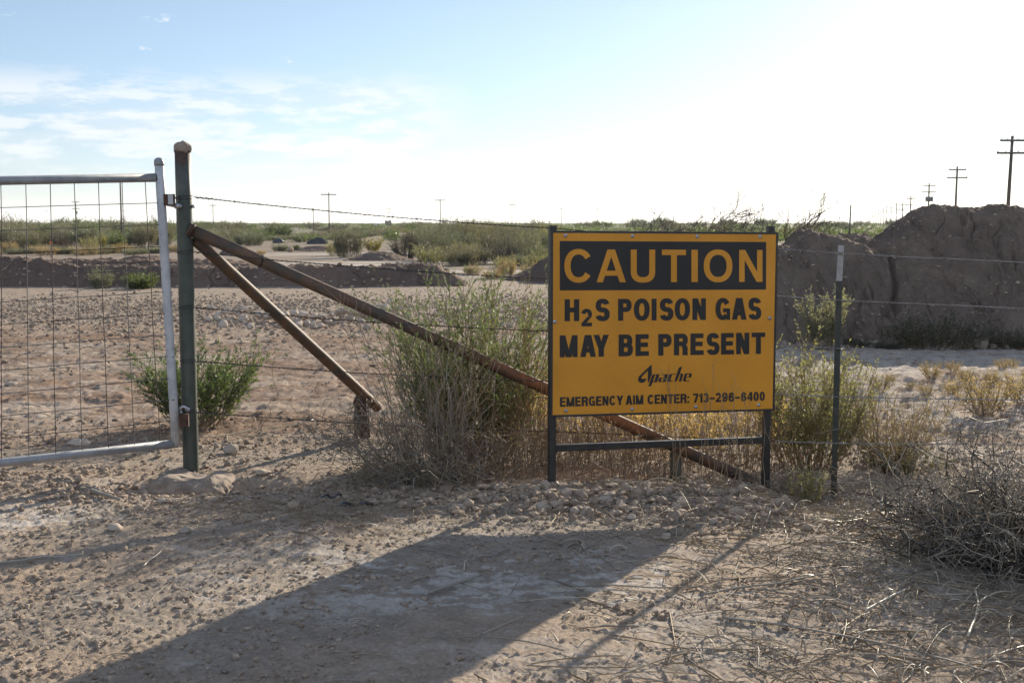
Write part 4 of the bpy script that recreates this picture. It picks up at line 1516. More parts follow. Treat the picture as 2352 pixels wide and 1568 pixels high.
def grass_clump(name, label, cat, x0, x1, y0, y1, n, h0, h1, mats, seed, curl=.35, leafn=0):
    r = np.random.default_rng(seed)
    x = x0 + (x1 - x0) * r.random(n); y = y0 + (y1 - y0) * r.random(n)
    z = H0(x, y) - 0.02
    h = h0 + (h1 - h0) * r.random(n)
    az = r.random(n) * 6.283; ln = curl * r.random(n)
    t = np.linspace(0, 1, 6)
    Pts = np.stack([x[:, None] + (np.cos(az) * ln * h)[:, None] * t ** 1.7, y[:, None] + (np.sin(az) * ln * h)[:, None] * t ** 1.7, z[:, None] + h[:, None] * t * (1 - .25 * ln[:, None] * t)], -1)
    w = np.cumsum(r.normal(size=Pts.shape) * .012, axis=1); w[:, 0] = 0
    Pts = Pts + w
    c = np.array([(x0 + x1) / 2, (y0 + y1) / 2, 0.0])
    o = empty(name, tuple(c), label, cat)
    Pts = Pts - c
    B = branchlets(r, Pts, n * 3, .12, tmin=.35, ang=1.0)
    mb = MB(); tubes(mb, Pts, (0.0022 * np.linspace(1, .4, 6))[None], 3); tubes(mb, B, 0.0010, 3)
    mb.build('stalks', mats[0], o)
    if leafn:
        mb = MB(); leaves(mb, r, B, leafn, .016, .006, .2); mb.build('seed_heads', mats[1], o)
    return o


grass_clump('dry_grass', 'golden dry weeds behind and under the sign panel', 'dry weeds', 0.15, 1.75, 7.7, 8.5, 440, .32, .60, ('dry stalk', 'golden seed'), 31, leafn=26000)
grass_clump('dry_grass', 'brown tangled dry weeds at the foot of the left sign post', 'dry weeds', -0.15, 0.95, 7.0, 7.7, 260, .22, .48, ('dry stalk', 'dry leaf tan'), 32, curl=.9, leafn=900)
grass_clump('dry_grass', 'thin dry stalks in front of the right part of the sign', 'dry weeds', 0.9, 1.55, 6.6, 6.85, 26, .30, .75, ('dry stalk', 'dry leaf tan'), 33, leafn=60)
grass_clump('dry_grass', 'reddish thin dry stalks beside the left edge of the sign', 'dry weeds', -0.05, 0.24, 7.2, 7.8, 40, .5, 1.0, ('dry stalk', 'dry leaf tan'), 34, leafn=150)
grass_clump('dry_grass', 'sparse dry stalks right of the thin steel post', 'dry weeds', 2.2, 3.0, 7.5, 8.7, 70, .2, .5, ('dry stalk', 'dry leaf tan'), 35, leafn=300)

# sprawling dry twig bush
r = np.random.default_rng(41)
dry = empty('dry_bush', (-0.42, 6.95, float(H0(-0.42, 6.95))), 'sprawling leafless dry grey bush in front of the tall green bush', 'dry bush')
S1 = curve_stems(r, 30, 1.22, 0.50, .18, k=9, droop=.05, up=.35, lenvar=.75, wig=.22)
S2 = curve_stems(r, 95, 0.72, 0.78, .26, k=9, droop=.6, up=.8, lenvar=.7, wig=.40)
S2[:, :, 0] -= np.linspace(0, .22, 9)[None]
S3 = curve_stems(r, 22, 0.55, 1.0, .15, k=9, droop=.8, up=.9, lenvar=.4, wig=.15)
S3[:, :, 0] = -np.abs(S3[:, :, 0]) * 1.0
for S in (S1, S2, S3): S[:, :, 1] *= .65
mb = MB(); mb2 = MB()
tubes(mb, S1, (.0036 * np.linspace(1, .3, 9))[None], 4); tubes(mb, S2, (.0022 + .0035 * r.random(len(S2))[:, None] ** 2) * np.linspace(1, .4, 9)[None], 3); tubes(mb, S3, (.0048 * np.linspace(1, .4, 9))[None], 4)
B1 = branchlets(r, S1, 150, .34, k=7, tmin=.3, ang=.6, rise=.35, wig=.25)
B2 = branchlets(r, S2, 520, .26, k=7, tmin=.15, ang=1.5, rise=-.15, wig=.8)
B3 = branchlets(r, S3, 200, .30, k=7, tmin=.3, ang=1.0, rise=.1, wig=.4)
tubes(mb2, B1, (.0019 * np.linspace(1, .5, 7))[None], 3); tubes(mb2, B2, (.0021 * np.linspace(1, .5, 7))[None], 3); tubes(mb2, B3, (.0019 * np.linspace(1, .5, 7))[None], 3)
B4 = branchlets(r, B1, 250, .10, k=4, tmin=.2, ang=.9); tubes(mb2, B4, .0011, 3)
B5 = branchlets(r, B2, 400, .10, k=4, tmin=.2, ang=1.2, rise=0, wig=.4); tubes(mb2, B5, .0011, 3)
floor_z(mb, -.02); floor_z(mb2, -.01)
mb.build('stems', 'grey twig', dry); mb2.build('twigs', 'dry stalk', dry)

# big dry brush at right picture edge
r = np.random.default_rng(43)


def dry_brush(label, loc, n, height, spread, nb, seed, mats=('grey twig', 'dry stalk'), k=8, yscale=.8, thick=.004):
    r = np.random.default_rng(seed)
    o = empty('dry_brush', loc, label, 'dry brush')
    S = curve_stems(r, n, height, spread, spread * .5, k=k, droop=.6, up=.8, lenvar=.75, wig=.55); S[:, :, 1] *= yscale
    mb = MB(); tubes(mb, S, (thick * np.linspace(1, .35, k))[None], 3)
    B = branchlets(r, S, nb, .5 * height, k=6, tmin=.1, ang=1.5, rise=-.05, wig=.8)
    m2 = MB(); tubes(m2, B, (thick * .45 * np.linspace(1, .5, 6))[None], 3)
    floor_z(mb, -.02); floor_z(m2, -.02)
    mb.build('stems', mats[0], o); m2.build('twigs', mats[1], o)
    return o


dry_brush('dense dark pile of dry brush at the lower right edge', (2.45, 5.5, float(H0(2.45, 5.5))), 400, .62, .78, 2000, 44, ('dark twig', 'grey twig'), thick=.0055)
dry_brush('loose dry brush behind the dark pile at the right edge', (2.95, 6.4, float(H0(2.95, 6.4))), 120, .42, .6, 700, 45)
dry_brush('flattened dry twigs at the foot of the right sign post', (1.40, 7.15, float(H0(1.40, 7.15))), 60, .16, .36, 320, 46)
dry_brush('arching pale dry twigs between the right sign post and the steel post', (1.70, 7.12, float(H0(1.70, 7.12))), 18, .30, .24, 90, 47, ('pale twig', 'dry stalk'))
dry_brush('thin dry twigs against the base of the gate post footing', (-1.6, 6.75, float(H0(-1.6, 6.75))), 14, .16, .3, 60, 48)

# fallen twig litter over the ground : nobody could count it
def litter(n, xf, yf, lmin, lmax, lift, seed, rad):
    r = np.random.default_rng(seed)
    x = xf(r, n); y = yf(r, n)
    L = lmin * (lmax / lmin) ** (r.random(n) ** 1.6)
    a = r.normal(0.0, 1.0, n) * .9 + np.where(r.random(n) < .75, 2.85, 1.2)
    k = 7
    t = np.linspace(-.5, .5, k)
    curv = r.normal(0, .25, n)
    ang = a[:, None] + curv[:, None] * t[None]
    dx = np.cos(ang); dy = np.sin(ang)
    X = x[:, None] + np.cumsum(dx, 1) * (L / k)[:, None]; Y = y[:, None] + np.cumsum(dy, 1) * (L / k)[:, None]
    Z = Hd(X.ravel(), Y.ravel()).reshape(X.shape) * .2 + .8 * (H0(X, Y) + (Hd(X.mean(1), Y.mean(1)) - H0(X.mean(1), Y.mean(1)))[:, None]) + .006 + (lift * r.random(n) ** 2)[:, None] * (1 - (2 * t[None]) ** 2)
    return np.stack([X, Y, Z], -1), L


mb = MB()
Q, L = litter(3600, lambda r, n: r.normal(1.9, .8, n), lambda r, n: 3.2 + 4.4 * r.random(n), .07, .6, .045, 51, 1)
sel = rng.random(len(Q))
for mi, (a, b) in enumerate(((0, .45), (.45, .8), (.8, 1))):
    s = (sel >= a) & (sel < b)
    tubes(mb, Q[s], (0.0014 + .0026 * rng.random(s.sum()) ** 2.5)[:, None], 3, mi=mi)
Q, L = litter(700, lambda r, n: (r.random(n) * 2 - 1) * 3.2, lambda r, n: 3.3 + 5.5 * r.random(n), .04, .3, .02, 52, 1)
tubes(mb, Q, 0.0016, 3, mi=1)
Q, L = litter(500, lambda r, n: r.normal(-.9, .45, n), lambda r, n: r.normal(6.0, .25, n), .05, .35, .04, 53, 1)
tubes(mb, Q, 0.0014, 3, mi=0)
Q, L = litter(900, lambda r, n: -7 + 12 * r.random(n), lambda r, n: 8 + 8 * r.random(n), .06, .5, .02, 54, 1)
tubes(mb, Q, 0.003, 3, mi=1)
tag(mb.build('twig_litter', ['dry stalk', 'grey twig', 'pale twig']), 'fallen dry twigs and straw littering the ground', 'twig litter', None, 'stuff')


def stick(pts_px, rad, label, mat='pale twig', lift=.01, name='stick', branch=None):
    mb = MB()
    gs = np.array([G(*p) for p in pts_px])
    t = np.linspace(0, len(gs) - 1, 16)
    Q = np.stack([np.interp(t, np.arange(len(gs)), gs[:, k]) for k in range(3)], -1)
    Q[:, 2] = Hd(Q[:, 0], Q[:, 1]); Q[:, 2] = np.convolve(np.pad(Q[:, 2], 2, 'edge'), np.ones(5) / 5, 'valid') + rad + lift
    tubes(mb, Q, (rad * np.linspace(1, .6, 16))[None], 6, cap=True)
    if branch:
        gs = np.array([G(*p) for p in branch]); t = np.linspace(0, len(gs) - 1, 12)
        B = np.stack([np.interp(t, np.arange(len(gs)), gs[:, k]) for k in range(3)], -1)
        B[:, 2] = Hd(B[:, 0], B[:, 1]) + rad + lift
        tubes(mb, B, (rad * np.linspace(.9, .5, 12))[None], 6, cap=True)
    o = mb.build(name, mat, origin=Q[0])
    tag(o, label, 'stick')


stick([(2222, 1480), (2240, 1435), (2246, 1395), (2238, 1365)], .0055, 'forked pale stick on the sunlit dirt at the lower right', lift=.02, branch=[(2244, 1425), (2250, 1395), (2275, 1378), (2330, 1368)])
stick([(1660, 1435), (1820, 1452), (2000, 1482), (2150, 1520), (2290, 1560)], .005, 'long thin grey stick running along the bottom right', 'grey twig')
stick([(985, 1372), (1040, 1352), (1105, 1325)], .007, 'pale crooked stick in the sign shadow', 'grey twig')
stick([(1095, 1283), (1130, 1277), (1170, 1262)], .006, 'short straight stick in the sign shadow', 'grey twig')
stick([(960, 1262), (1020, 1272), (1085, 1290)], .004, 'thin stick at the upper left of the sign shadow', 'grey twig')
stick([(1060, 1345), (1140, 1378), (1225, 1395)], .003, 'thin grey twig below the crooked stick', 'grey twig')
stick([(1380, 1352), (1500, 1362), (1640, 1360)], .004, 'long twig crossing the right shadow edge of the sign', 'grey twig')
stick([(0, 1306), (90, 1290), (190, 1282)], .004, 'long thin stick at the left picture edge')
stick([(210, 1140), (240, 1150), (275, 1160)], .012, 'stubby grey stick on the dirt left of the footing', 'grey twig')
stick([(470, 1015), (560, 1000), (660, 985), (720, 975)], .005, 'long pale stick below the bright green bush', lift=.03)
stick([(1610, 1380), (1690, 1365), (1790, 1352), (1900, 1330)], .005, 'grey stick across the lit dirt right of the shadow', 'grey twig')
stick([(1985, 1420), (2030, 1400), (2080, 1372)], .007, 'broken grey stick among the twigs at lower right', 'pale twig', lift=.02)
stick([(330, 1310), (350, 1290), (372, 1275)], .004, 'short pale twig on the stony dirt at left')

def strip(pts_px, w, label):
    gs = np.array([G(*p) for p in pts_px]); t = np.linspace(0, len(gs) - 1, 14)
    Q = np.stack([np.interp(t, np.arange(len(gs)), gs[:, k]) for k in range(3)], -1)
    Q[:, 2] = Hd(Q[:, 0], Q[:, 1]) + .012 + .008 * np.sin(t * 5)
    mb = MB()
    A = Q + np.array([0, w / 2, .004]); B = Q - np.array([0, w / 2, 0])
    j = np.arange(13)
    mb.add(np.concatenate([B, A]), np.stack([j, j + 1, j + 15, j + 14], -1))
    o = mb.build('plastic_strip', 'black plastic', origin=Q[0])
    md = o.modifiers.new('thickness', 'SOLIDIFY'); md.thickness = .003
    tag(o, label, 'plastic strip')


strip([(780, 1166), (820, 1162), (858, 1160)], .03, 'black plastic strip on bare dirt under the sprawling dry bush')
strip([(738, 1150), (765, 1146), (788, 1143)], .02, 'shorter black plastic strip left of the first under the dry twigs')

# ------------------------------------------------------------------ bushes of the middle distance
KIND = {}


def proto(kind, seed, height, spread, stems, twigs, nleaf, ll, lw, mat, tw='grey twig', **kw):
    o = make_bush('bush', 'x', 'bush', seed, height, spread, stems, twigs, nleaf, ll, lw, mat, tw, **kw)
    KIND.setdefault(kind, []).append(o)


for s in (0, 1, 2):
    proto('green', 61 + s, 1.3, 0.85, 70, 520, 5200, .10, .045, 'leaf mesquite', 'dark twig', base_r=.6, stem_r=.014, up=.8, droop=.5, twig_len=.38, tmin=.02)
    proto('olive', 64 + s, 1.2, 0.80, 90, 700, 5600, .085, .028, 'leaf olive', 'grey twig', base_r=.65, stem_r=.010, up=.7, droop=.4, twig_len=.40, along=1.2, tmin=.02)
    proto('grey', 67 + s, 1.1, 0.70, 90, 700, 5000, .075, .030, 'leaf grey green', 'grey twig', base_r=.55, stem_r=.009, up=.65, droop=.35, twig_len=.4, along=1.2, tmin=.02)
for s in (0, 1):
    proto('yellow', 71 + s, 0.9, 0.55, 50, 340, 3000, .06, .022, 'leaf yellow green', 'dry stalk', base_r=.42, stem_r=.007, twig_len=.4, up=.75, droop=.4, tmin=.02)
    proto('tan', 73 + s, 0.55, 0.62, 60, 420, 3200, .07, .016, 'dry leaf tan', 'dry stalk', base_r=.35, stem_r=.006, up=.6, droop=.25, twig_len=.5)
    proto('dark', 75 + s, 0.9, 0.9, 110, 900, 900, .06, .02, 'leaf dark', 'dark twig', base_r=.5, stem_r=.010, up=.75, droop=.55, twig_len=.5)
proto('bright', 77, 0.9, 0.4, 40, 260, 2600, .06, .024, 'leaf bright yellow', 'dry stalk', base_r=.15, stem_r=.006, twig_len=.35)
used = set()
HB = {'green': 1.15, 'olive': 1.1, 'grey': 1.05, 'yellow': .85, 'tan': .5, 'dark': .7, 'bright': .85}
WB = {'green': 2.1, 'olive': 2.0, 'grey': 1.8, 'yellow': 1.4, 'tan': 1.6, 'dark': 2.2, 'bright': 1.0}


def bush_at(px, py, wpx, hpx, kind, label, group=None):
    L = KIND[kind]; pr = L[int(rng.integers(len(L)))]
    g = G(px, py)
    s = g[1] / 2822.0
    sx = wpx * s / WB[kind]; sz = hpx * s / HB[kind]
    o = pr if id(pr) not in used else copy_thing(pr)
    used.add(id(pr))
    if 'group' in o: del o['group']
    tag(o, label, 'bush', group)
    o.location = (g[0], g[1], g[2] - .02)
    o.rotation_euler = (0, 0, rng.random() * 6.28)
    o.scale = (sx, sx, sz)
    return o


LG = {'olive': 'drab olive brush in the thicket seen through the gate mesh', 'grey': 'grey green brush in the thicket seen through the gate mesh', 'green': 'green leafy brush in the thicket seen through the gate mesh'}
GG = 'brush of the thicket seen through the gate'
single = [
    (60, 577, 66, 46, 'olive', 'broad olive bush at the front left of the thicket behind the gate'),
    (140, 575, 56, 48, 'dark', 'dark drab bush at the front of the thicket behind the gate'),
    (205, 577, 46, 38, 'yellow', 'round yellow green bush at the front of the thicket behind the gate'),
    (237, 575, 18, 34, 'bright', 'narrow bright yellow bush beside the round yellow one'),
    (268, 572, 40, 36, 'green', 'fresh green bush right of the bright yellow bush'),
    (20, 580, 50, 24, 'tan', 'tan dry clump on the bank top at the left edge'),
    (300, 577, 40, 12, 'tan', 'low tan growth on the bank top behind the gate upright'),
    (425, 578, 40, 26, 'grey', 'grey bush just right of the gate upright'),
    (802, 592, 74, 68, 'olive', 'big drab shrub standing alone beyond the dirt bank'),
    (770, 588, 44, 40, 'yellow', 'olive yellow bush left of the big drab shrub'),
    (858, 582, 54, 34, 'bright', 'bright yellow bush right of the big drab shrub'),
    (932, 594, 88, 54, 'dark', 'dark heap of dead brush beside the small dirt mound'),
    (1000, 598, 74, 64, 'olive', 'olive shrub right of the dark brush heap'),
    (1064, 600, 58, 48, 'yellow', 'pale yellow bush in the thicket left of the sign'),
    (1155, 606, 92, 48, 'dark', 'dark dead brush in the thicket just left of the sign'),
    (1160, 635, 66, 40, 'tan', 'round straw coloured bush near the left edge of the sign'),
    (1225, 637, 80, 34, 'tan', 'straw grass clump touching the left edge of the sign'),
    (1085, 631, 56, 24, 'tan', 'low straw clump at the end of the dirt bank'),
    (1240, 606, 60, 46, 'grey', 'grey green bush against the left edge of the sign'),
    (644, 548, 58, 32, 'green', 'green mesquite bush beyond the black plastic sheet'),
    (679, 577, 22, 16, 'green', 'tiny green bush on the white flat'),
    (642, 577, 42, 18, 'grey', 'low grey bush on the white flat'),
    (845, 536, 36, 13, 'green', 'low green bush on the far grey flat left of centre'),
    (920, 535, 50, 14, 'yellow', 'low yellow green bush on the far grey flat'),
    (780, 531, 44, 22, 'grey', 'grey bush beside the nearer utility pole'),
    (250, 548, 56, 30, 'green', 'dark green mesquite standing in the thicket behind the gate'),
    (395, 540, 36, 34, 'green', 'green mesquite between the gate upright and the gate post'),
    (500, 562, 60, 34, 'grey', 'grey bush right of the gate post beyond the braces'),
    (545, 556, 46, 30, 'olive', 'drab bush by the pale red dirt mound'),
    (1805, 552, 56, 30, 'yellow', 'green yellow bush above the right end of the sign'),
    (700, 556, 60, 20, 'grey', 'low grey bush between the two black plastic sheets'),
    (960, 572, 70, 46, 'olive', 'drab shrub behind the dark heap of dead brush'),
    (1265, 640, 60, 44, 'yellow', 'yellowish weeds disappearing behind the left edge of the sign'),
    (1130, 640, 60, 22, 'tan', 'low straw weeds in front of the round straw bush'),
    (150, 583, 90, 16, 'tan', 'long low straw growth on top of the dirt bank behind the gate'),
    (280, 582, 70, 14, 'tan', 'low straw growth on the bank top left of the gate upright'),
    (2050, 520, 34, 18, 'green', 'round green bush on the horizon between sign and mound'),
]
for a in single: bush_at(*a)
for a in ((232, 662, 54, 46, 'grey', 'grey green shrub at the foot of the dirt bank behind the gate'), (322, 664, 78, 44, 'green', 'bright green shrub at the foot of the dirt bank behind the gate')):
    bush_at(*a)
for row, (py, h, n, kinds) in enumerate(((565, 46, 11, ('olive', 'grey', 'olive', 'grey')), (551, 40, 12, ('olive', 'grey', 'green')), (540, 30, 12, ('grey', 'green', 'olive')), (531, 24, 14, ('green', 'green', 'grey')))):
    for i in range(n):
        px = -25 + 420 * (i + .5 * rng.random()) / n
        k = kinds[int(rng.integers(len(kinds)))]
        bush_at(px, py + rng.normal(0, 2.5), 52 + 26 * rng.random(), h * (.75 + .45 * rng.random()), k, LG[k], GG)
for i in range(18):
    k = ('tan', 'grey', 'olive', 'tan')[int(rng.integers(4))]
    bush_at(-20 + 430 * (i + .5 * rng.random()) / 18, 584 + rng.normal(0, 3), 34 + 30 * rng.random(), 12 + 10 * rng.random(), k, 'low %s growth along the top of the dirt bank behind the gate' % {'tan': 'straw', 'grey': 'grey green', 'olive': 'drab olive'}[k], 'growth along the bank top')
for i in range(14):
    k = ('grey', 'olive', 'green')[int(rng.integers(3))]
    bush_at(440 + 150 * rng.random(), 545 + 22 * rng.random(), 44 + 24 * rng.random(), 22 + 16 * rng.random(), k, '%s brush right of the gate post above the brace joint' % {'grey': 'grey green', 'olive': 'drab olive', 'green': 'leafy green'}[k], 'brush right of the gate post')
LM = {'olive': 'drab olive brush in the thicket between the dirt bank and the sign', 'grey': 'grey green brush in the thicket between the dirt bank and the sign', 'green': 'green brush in the thicket between the dirt bank and the sign', 'yellow': 'yellow green brush in the thicket between the dirt bank and the sign'}
for py, h, n, kinds in ((612, 42, 6, ('grey', 'olive', 'yellow')), (598, 48, 7, ('olive', 'grey', 'olive')), (583, 50, 8, ('olive', 'grey')), (570, 54, 8, ('olive', 'olive', 'grey', 'yellow')), (558, 46, 7, ('olive', 'grey')), (547, 34, 7, ('olive', 'grey', 'green')), (537, 24, 8, ('green', 'grey'))):
    for i in range(n):
        px = 985 + 300 * (i + .6 * rng.random()) / n
        k = kinds[int(rng.integers(len(kinds)))]
        bush_at(px, py + rng.normal(0, 3), 54 + 30 * rng.random(), h * (.7 + .5 * rng.random()), k, LM[k], 'brush of the thicket left of the sign')
LF = {'green': 'low green bush dotted over the open flat beyond the braces', 'grey': 'low grey bush dotted over the open flat beyond the braces', 'olive': 'low drab bush dotted over the open flat beyond the braces'}
for i in range(75):
    px = 440 + 560 * rng.random(); py = 519 + 38 * rng.random() ** 1.2
    k = ('green', 'grey', 'olive')[int(rng.integers(3))]
    bush_at(px, py, 26 + 40 * rng.random(), (8 + 13 * rng.random()) * (.6 + .6 * (py - 510) / 40), k, LF[k], 'bushes dotted over the open flat')
for i in range(26):
    px = 1290 + 760 * rng.random(); py = 520 + 22 * rng.random() ** 1.3
    k = ('green', 'grey', 'olive')[int(rng.integers(3))]
    bush_at(px, py, 34 + 24 * rng.random(), 14 + 9 * rng.random(), k, LF[k].replace('open flat beyond the braces', 'flat behind the sign'), 'bushes behind the sign')

# far brush : one mass to the horizon
mb = MB(); r = np.random.default_rng(91)
n = 5200
Y = 170 * (14.0 ** r.random(n)); th = np.radians((r.random(n) * 2 - 1) * 33); X = Y * np.tan(th)
pxs = 1176 + X / Y * 2822
keep = ~((pxs > 560) & (pxs < 1250) & (Y < 420) & (r.random(n) < .85))
X, Y = X[keep], Y[keep]; Zb = H0(X, Y)
hb = 0.9 + 1.2 * r.random(len(X)) ** 1.4; wb = 1.0 + 1.8 * r.random(len(X))
for lo, hi, q in ((0, 350, 90), (350, 900, 42), (900, 9999, 22)):
    s = (Y >= lo) & (Y < hi); m = s.sum()
    u = nrm(r.normal(size=(m, q, 3))) * (r.random((m, q, 1)) ** .4)
    c = np.stack([X[s][:, None] + u[:, :, 0] * wb[s][:, None], Y[s][:, None] + u[:, :, 1] * wb[s][:, None], Zb[s][:, None] + hb[s][:, None] * (.5 + .5 * u[:, :, 2])], -1).reshape(-1, 3)
    sz = np.repeat(hb[s] * (.20 if q == 90 else .30 if q == 42 else .42), q)
    d1 = nrm(r.normal(size=(len(c), 3))); d2 = nrm(np.cross(d1, r.normal(size=(len(c), 3))))
    V = np.stack([c - d1 * sz[:, None] * .5, c + d2 * sz[:, None] * .3, c + d1 * sz[:, None] * .5, c - d2 * sz[:, None] * .3], 1)
    mb.add(V.reshape(-1, 3), np.arange(len(c) * 4).reshape(-1, 4))
tag(mb.build('distant_brush', 'leaf mesquite'), 'green belt of scrub reaching to the horizon', 'scrub', None, 'stuff')

# small tufts on the flat, on and behind the dirt bank
for px, py, w, h, k, lab in ((455, 634, 24, 22, 'grey', 'green tuft right of the gate post on the dirt bank'), (600, 585, 26, 12, 'tan', 'straw tuft on the white flat beyond the brace'),):
    bush_at(px, py, w, h, k, lab)

# dead bare bushes behind the sign
def dead_tree(px, py, Y, h, spread, seed, label, leanx=0.5):
    r = np.random.default_rng(seed)
    g = P(px, py, Y); gz = min(float(H0(g[0], Y)), float(g[2]))
    o = empty('dead_bush', (g[0], Y, gz), label, 'dead bush')
    S = curve_stems(r, 9, h, spread, .12, k=10, droop=.2, up=.6, lenvar=.5, wig=.5)
    S[:, :, 0] += (np.linspace(0, 1, 10) ** 1.5)[None] * leanx * h * .5
    B = branchlets(r, S, 70, h * .42, k=7, tmin=.3, ang=.8, rise=.25, wig=.3); B[:, :, 0] += np.linspace(0, .1, 7)[None]
    C = branchlets(r, B, 260, h * .2, k=5, tmin=.2, ang=.8, rise=.2, wig=.35)
    mb = MB(); tubes(mb, S, (.018 * np.linspace(1, .3, 10))[None], 5); mb.build('limbs', 'dark twig', o)
    mb = MB(); tubes(mb, B, (0.010 * np.linspace(1, .5, 7))[None], 3); tubes(mb, C, .0045, 3); mb.build('twigs', 'dark twig', o)


dead_tree(1790, 545, 25, 1.8, 1.0, 95, 'bare dead bush with long bent limbs above the right end of the sign')
dead_tree(1830, 545, 26, 1.75, .9, 96, 'lower bare dead bush just left of the dirt hump', .9)
dead_tree(1550, 545, 27, 1.7, .6, 97, 'bare dead bush rising behind the middle of the sign', .9)
dead_tree(1600, 545, 30, 1.6, .6, 98, 'small bare dead bush behind the sign right of the middle one', .9)
dead_tree(1500, 545, 29, 1.6, .4, 99, 'thin bare twigs rising behind the left half of the sign', .4)

# ------------------------------------------------------------------ utility poles
def pole(loc, h, arms, label, group=None, r=.17, lean=0.0, trans=0, rz=0.0, armw=2.4, single=False):
    o = empty('utility_pole', tuple(float(v) for v in loc), label, 'utility pole', group)
    mb = MB(); pipe(mb, (0, 0, -.5), (lean, 0, h), r, 10, r2=r * .65); mb.build('pole', 'pole wood', o)
    for z, w in arms:
        mb = MB(); x0 = lean * z / h
        boxv(mb, (x0, -.16, z), w / 2, .07, .09)
        mb.build('crossarm', 'pole wood', o)
        for k in (-.46, -.2, .2, .46):
            m2 = MB(); pipe(m2, (x0 + k * w, -.12, z + .06), (x0 + k * w, -.12, z + .22), .045, 8)
            m2.build('insulator', 'transformer grey', o)
    if trans:
        zt = arms[-1][0] - 1.3
        for k in ((-.5, 0, .5) if trans == 3 else (0.38,)):
            mb = MB(); pipe(mb, (k, -.3, zt - .45), (k, -.3, zt + .45), .24, 12); pipe(mb, (k, -.3, zt + .45), (k, -.3, zt + .6), .05, 6)
            mb.build('transformer', 'transformer grey', o)
    o.rotation_euler = (0, 0, rz)
    return o


def far_pole(px, top, arm_w_px, armoff, label, group=None, Y=None, h=None, trans=0, lean=0.0, r=.17, w=2.4):
    if Y is None: Y = w / arm_w_px * 2822
    x = px2x(px, Y); z0 = float(H0(x, Y))
    ztop = P(px, top, Y)[2]
    hh = ztop - z0
    arms = [(hh - a / 2822 * Y, ww) for a, ww in armoff]
    return pole((x, Y, z0), hh, arms, label, group, trans=trans, lean=lean, r=r)


far_pole(2306, 312, 0, [(11, 2.15), (39, 2.6)], 'tallest double armed pole standing above the spoil mound', Y=105, lean=.25, r=.19)
far_pole(2188, 382, 0, [(8, 2.3), (26, 2.7)], 'second double armed pole above the left slope of the mound', Y=163, lean=.1, r=.19)
far_pole(2127, 420, 0, [(7, 2.3), (21, 2.7)], 'double armed pole with a bank of three transformers', Y=230, trans=3, r=.20)
for i, Y in enumerate((294, 345, 399, 460, 525, 590, 655, 720, 785, 850, 915, 980, 1060, 1140, 1220, 1320, 1420, 1550)):
    x = 42.1 + .279 * (Y - 105)
    z0 = float(H0(x, Y))
    if i == 0:
        ref = pole((x, Y, z0), 9.2 - z0 * 0, [(8.5, 2.3), (7.0, 2.7)], 'double armed pole next beyond the transformer pole', r=.22)
    else:
        copy_thing(ref, (x, Y, z0), sc=(1, 1, 1 + .06 * rng.normal()), label='distant double armed pole in the row shrinking toward the horizon at right', group='row of power poles at right')
far_pole(180, 463, 0, [(1, 2.5), (16, 2.5)], 'double armed pole with one transformer seen through the gate mesh', Y=400, trans=1)
far_pole(283, 399, 0, [], 'tall bare pole seen through the gate mesh beside the upright', Y=180, r=.15)
far_pole(493, 468, 0, [(4, 2.6)], 'single armed pole just right of the gate post', Y=430)
far_pole(722, 477, 0, [], 'thin bare pole left of the nearest single armed pole', Y=230, r=.10)
far_pole(758, 442, 0, [(5, 3.1)], 'nearest single armed pole standing on the open flat', Y=245, r=.15)
far_pole(895, 479, 0, [(1, 2.9), (9, 2.9)], 'double armed pole beside the dark storage tanks', Y=560)
far_pole(1012, 457, 0, [(3, 2.9)], 'single armed pole above the middle of the thicket', Y=320)
far_pole(1176, 468, 0, [(2, 2.7)], 'single armed pole above the thicket left of the sign', Y=400)
far_pole(1289, 478, 0, [(2, 2.6)], 'single armed pole above the left end of the sign', Y=500)
far_pole(1371, 478, 0, [(2, 2.6)], 'second single armed pole above the left half of the sign', Y=520)
far_pole(1674, 482, 0, [(2, 2.9), (9, 2.9)], 'double armed pole above the right half of the sign', Y=620)
far_pole(1730, 487, 0, [(3, 2.4)], 'small single armed pole above the right half of the sign', Y=700)
far_pole(1947, 470, 0, [], 'short dark leaning stub pole left of the pole row', Y=150, r=.14, lean=.15)
tiny = [(113, 483), (213, 491), (290, 482), (358, 478), (520, 482), (548, 487), (600, 487), (655, 492), (688, 487), (765, 486), (818, 487), (960, 490), (1040, 480), (1060, 490), (1112, 490), (1215, 492), (1240, 486), (1440, 492), (1480, 490), (1640, 492), (1700, 486), (1862, 492), (1905, 494)]
px, top = tiny[0]
tp = far_pole(px, top, 0, [(1.5, 2.6)], 'faint far pole on the horizon', 'faint poles along the horizon', Y=1000, r=.12)
for i, (px, top) in enumerate(tiny[1:]):
    Y = 900 + 400 * rng.random(); x = px2x(px, Y); z0 = float(H0(x, Y))
    hz = P(px, top, Y)[2] - z0
    h0 = P(tiny[0][0], tiny[0][1], 1000)[2] - float(H0(px2x(113, 1000), 1000))
    copy_thing(tp, (x, Y, z0), sc=(1, 1, hz / h0))

# sagging wire from the stub pole to the transformer pole
a = P(1948, 472, 150); b = P(2127, 456, 230)
t = np.linspace(0, 1, 40)[:, None]
Q = a + (b - a) * t; Q[:, 2] -= 6.0 * (4 * t[:, 0] * (1 - t[:, 0])) * .35
mb = MB(); tubes(mb, Q, .014, 4)
tag(mb.build('power_line', 'fence wire', origin=a), 'thin sagging wire between the stub pole and the transformer pole', 'wire')

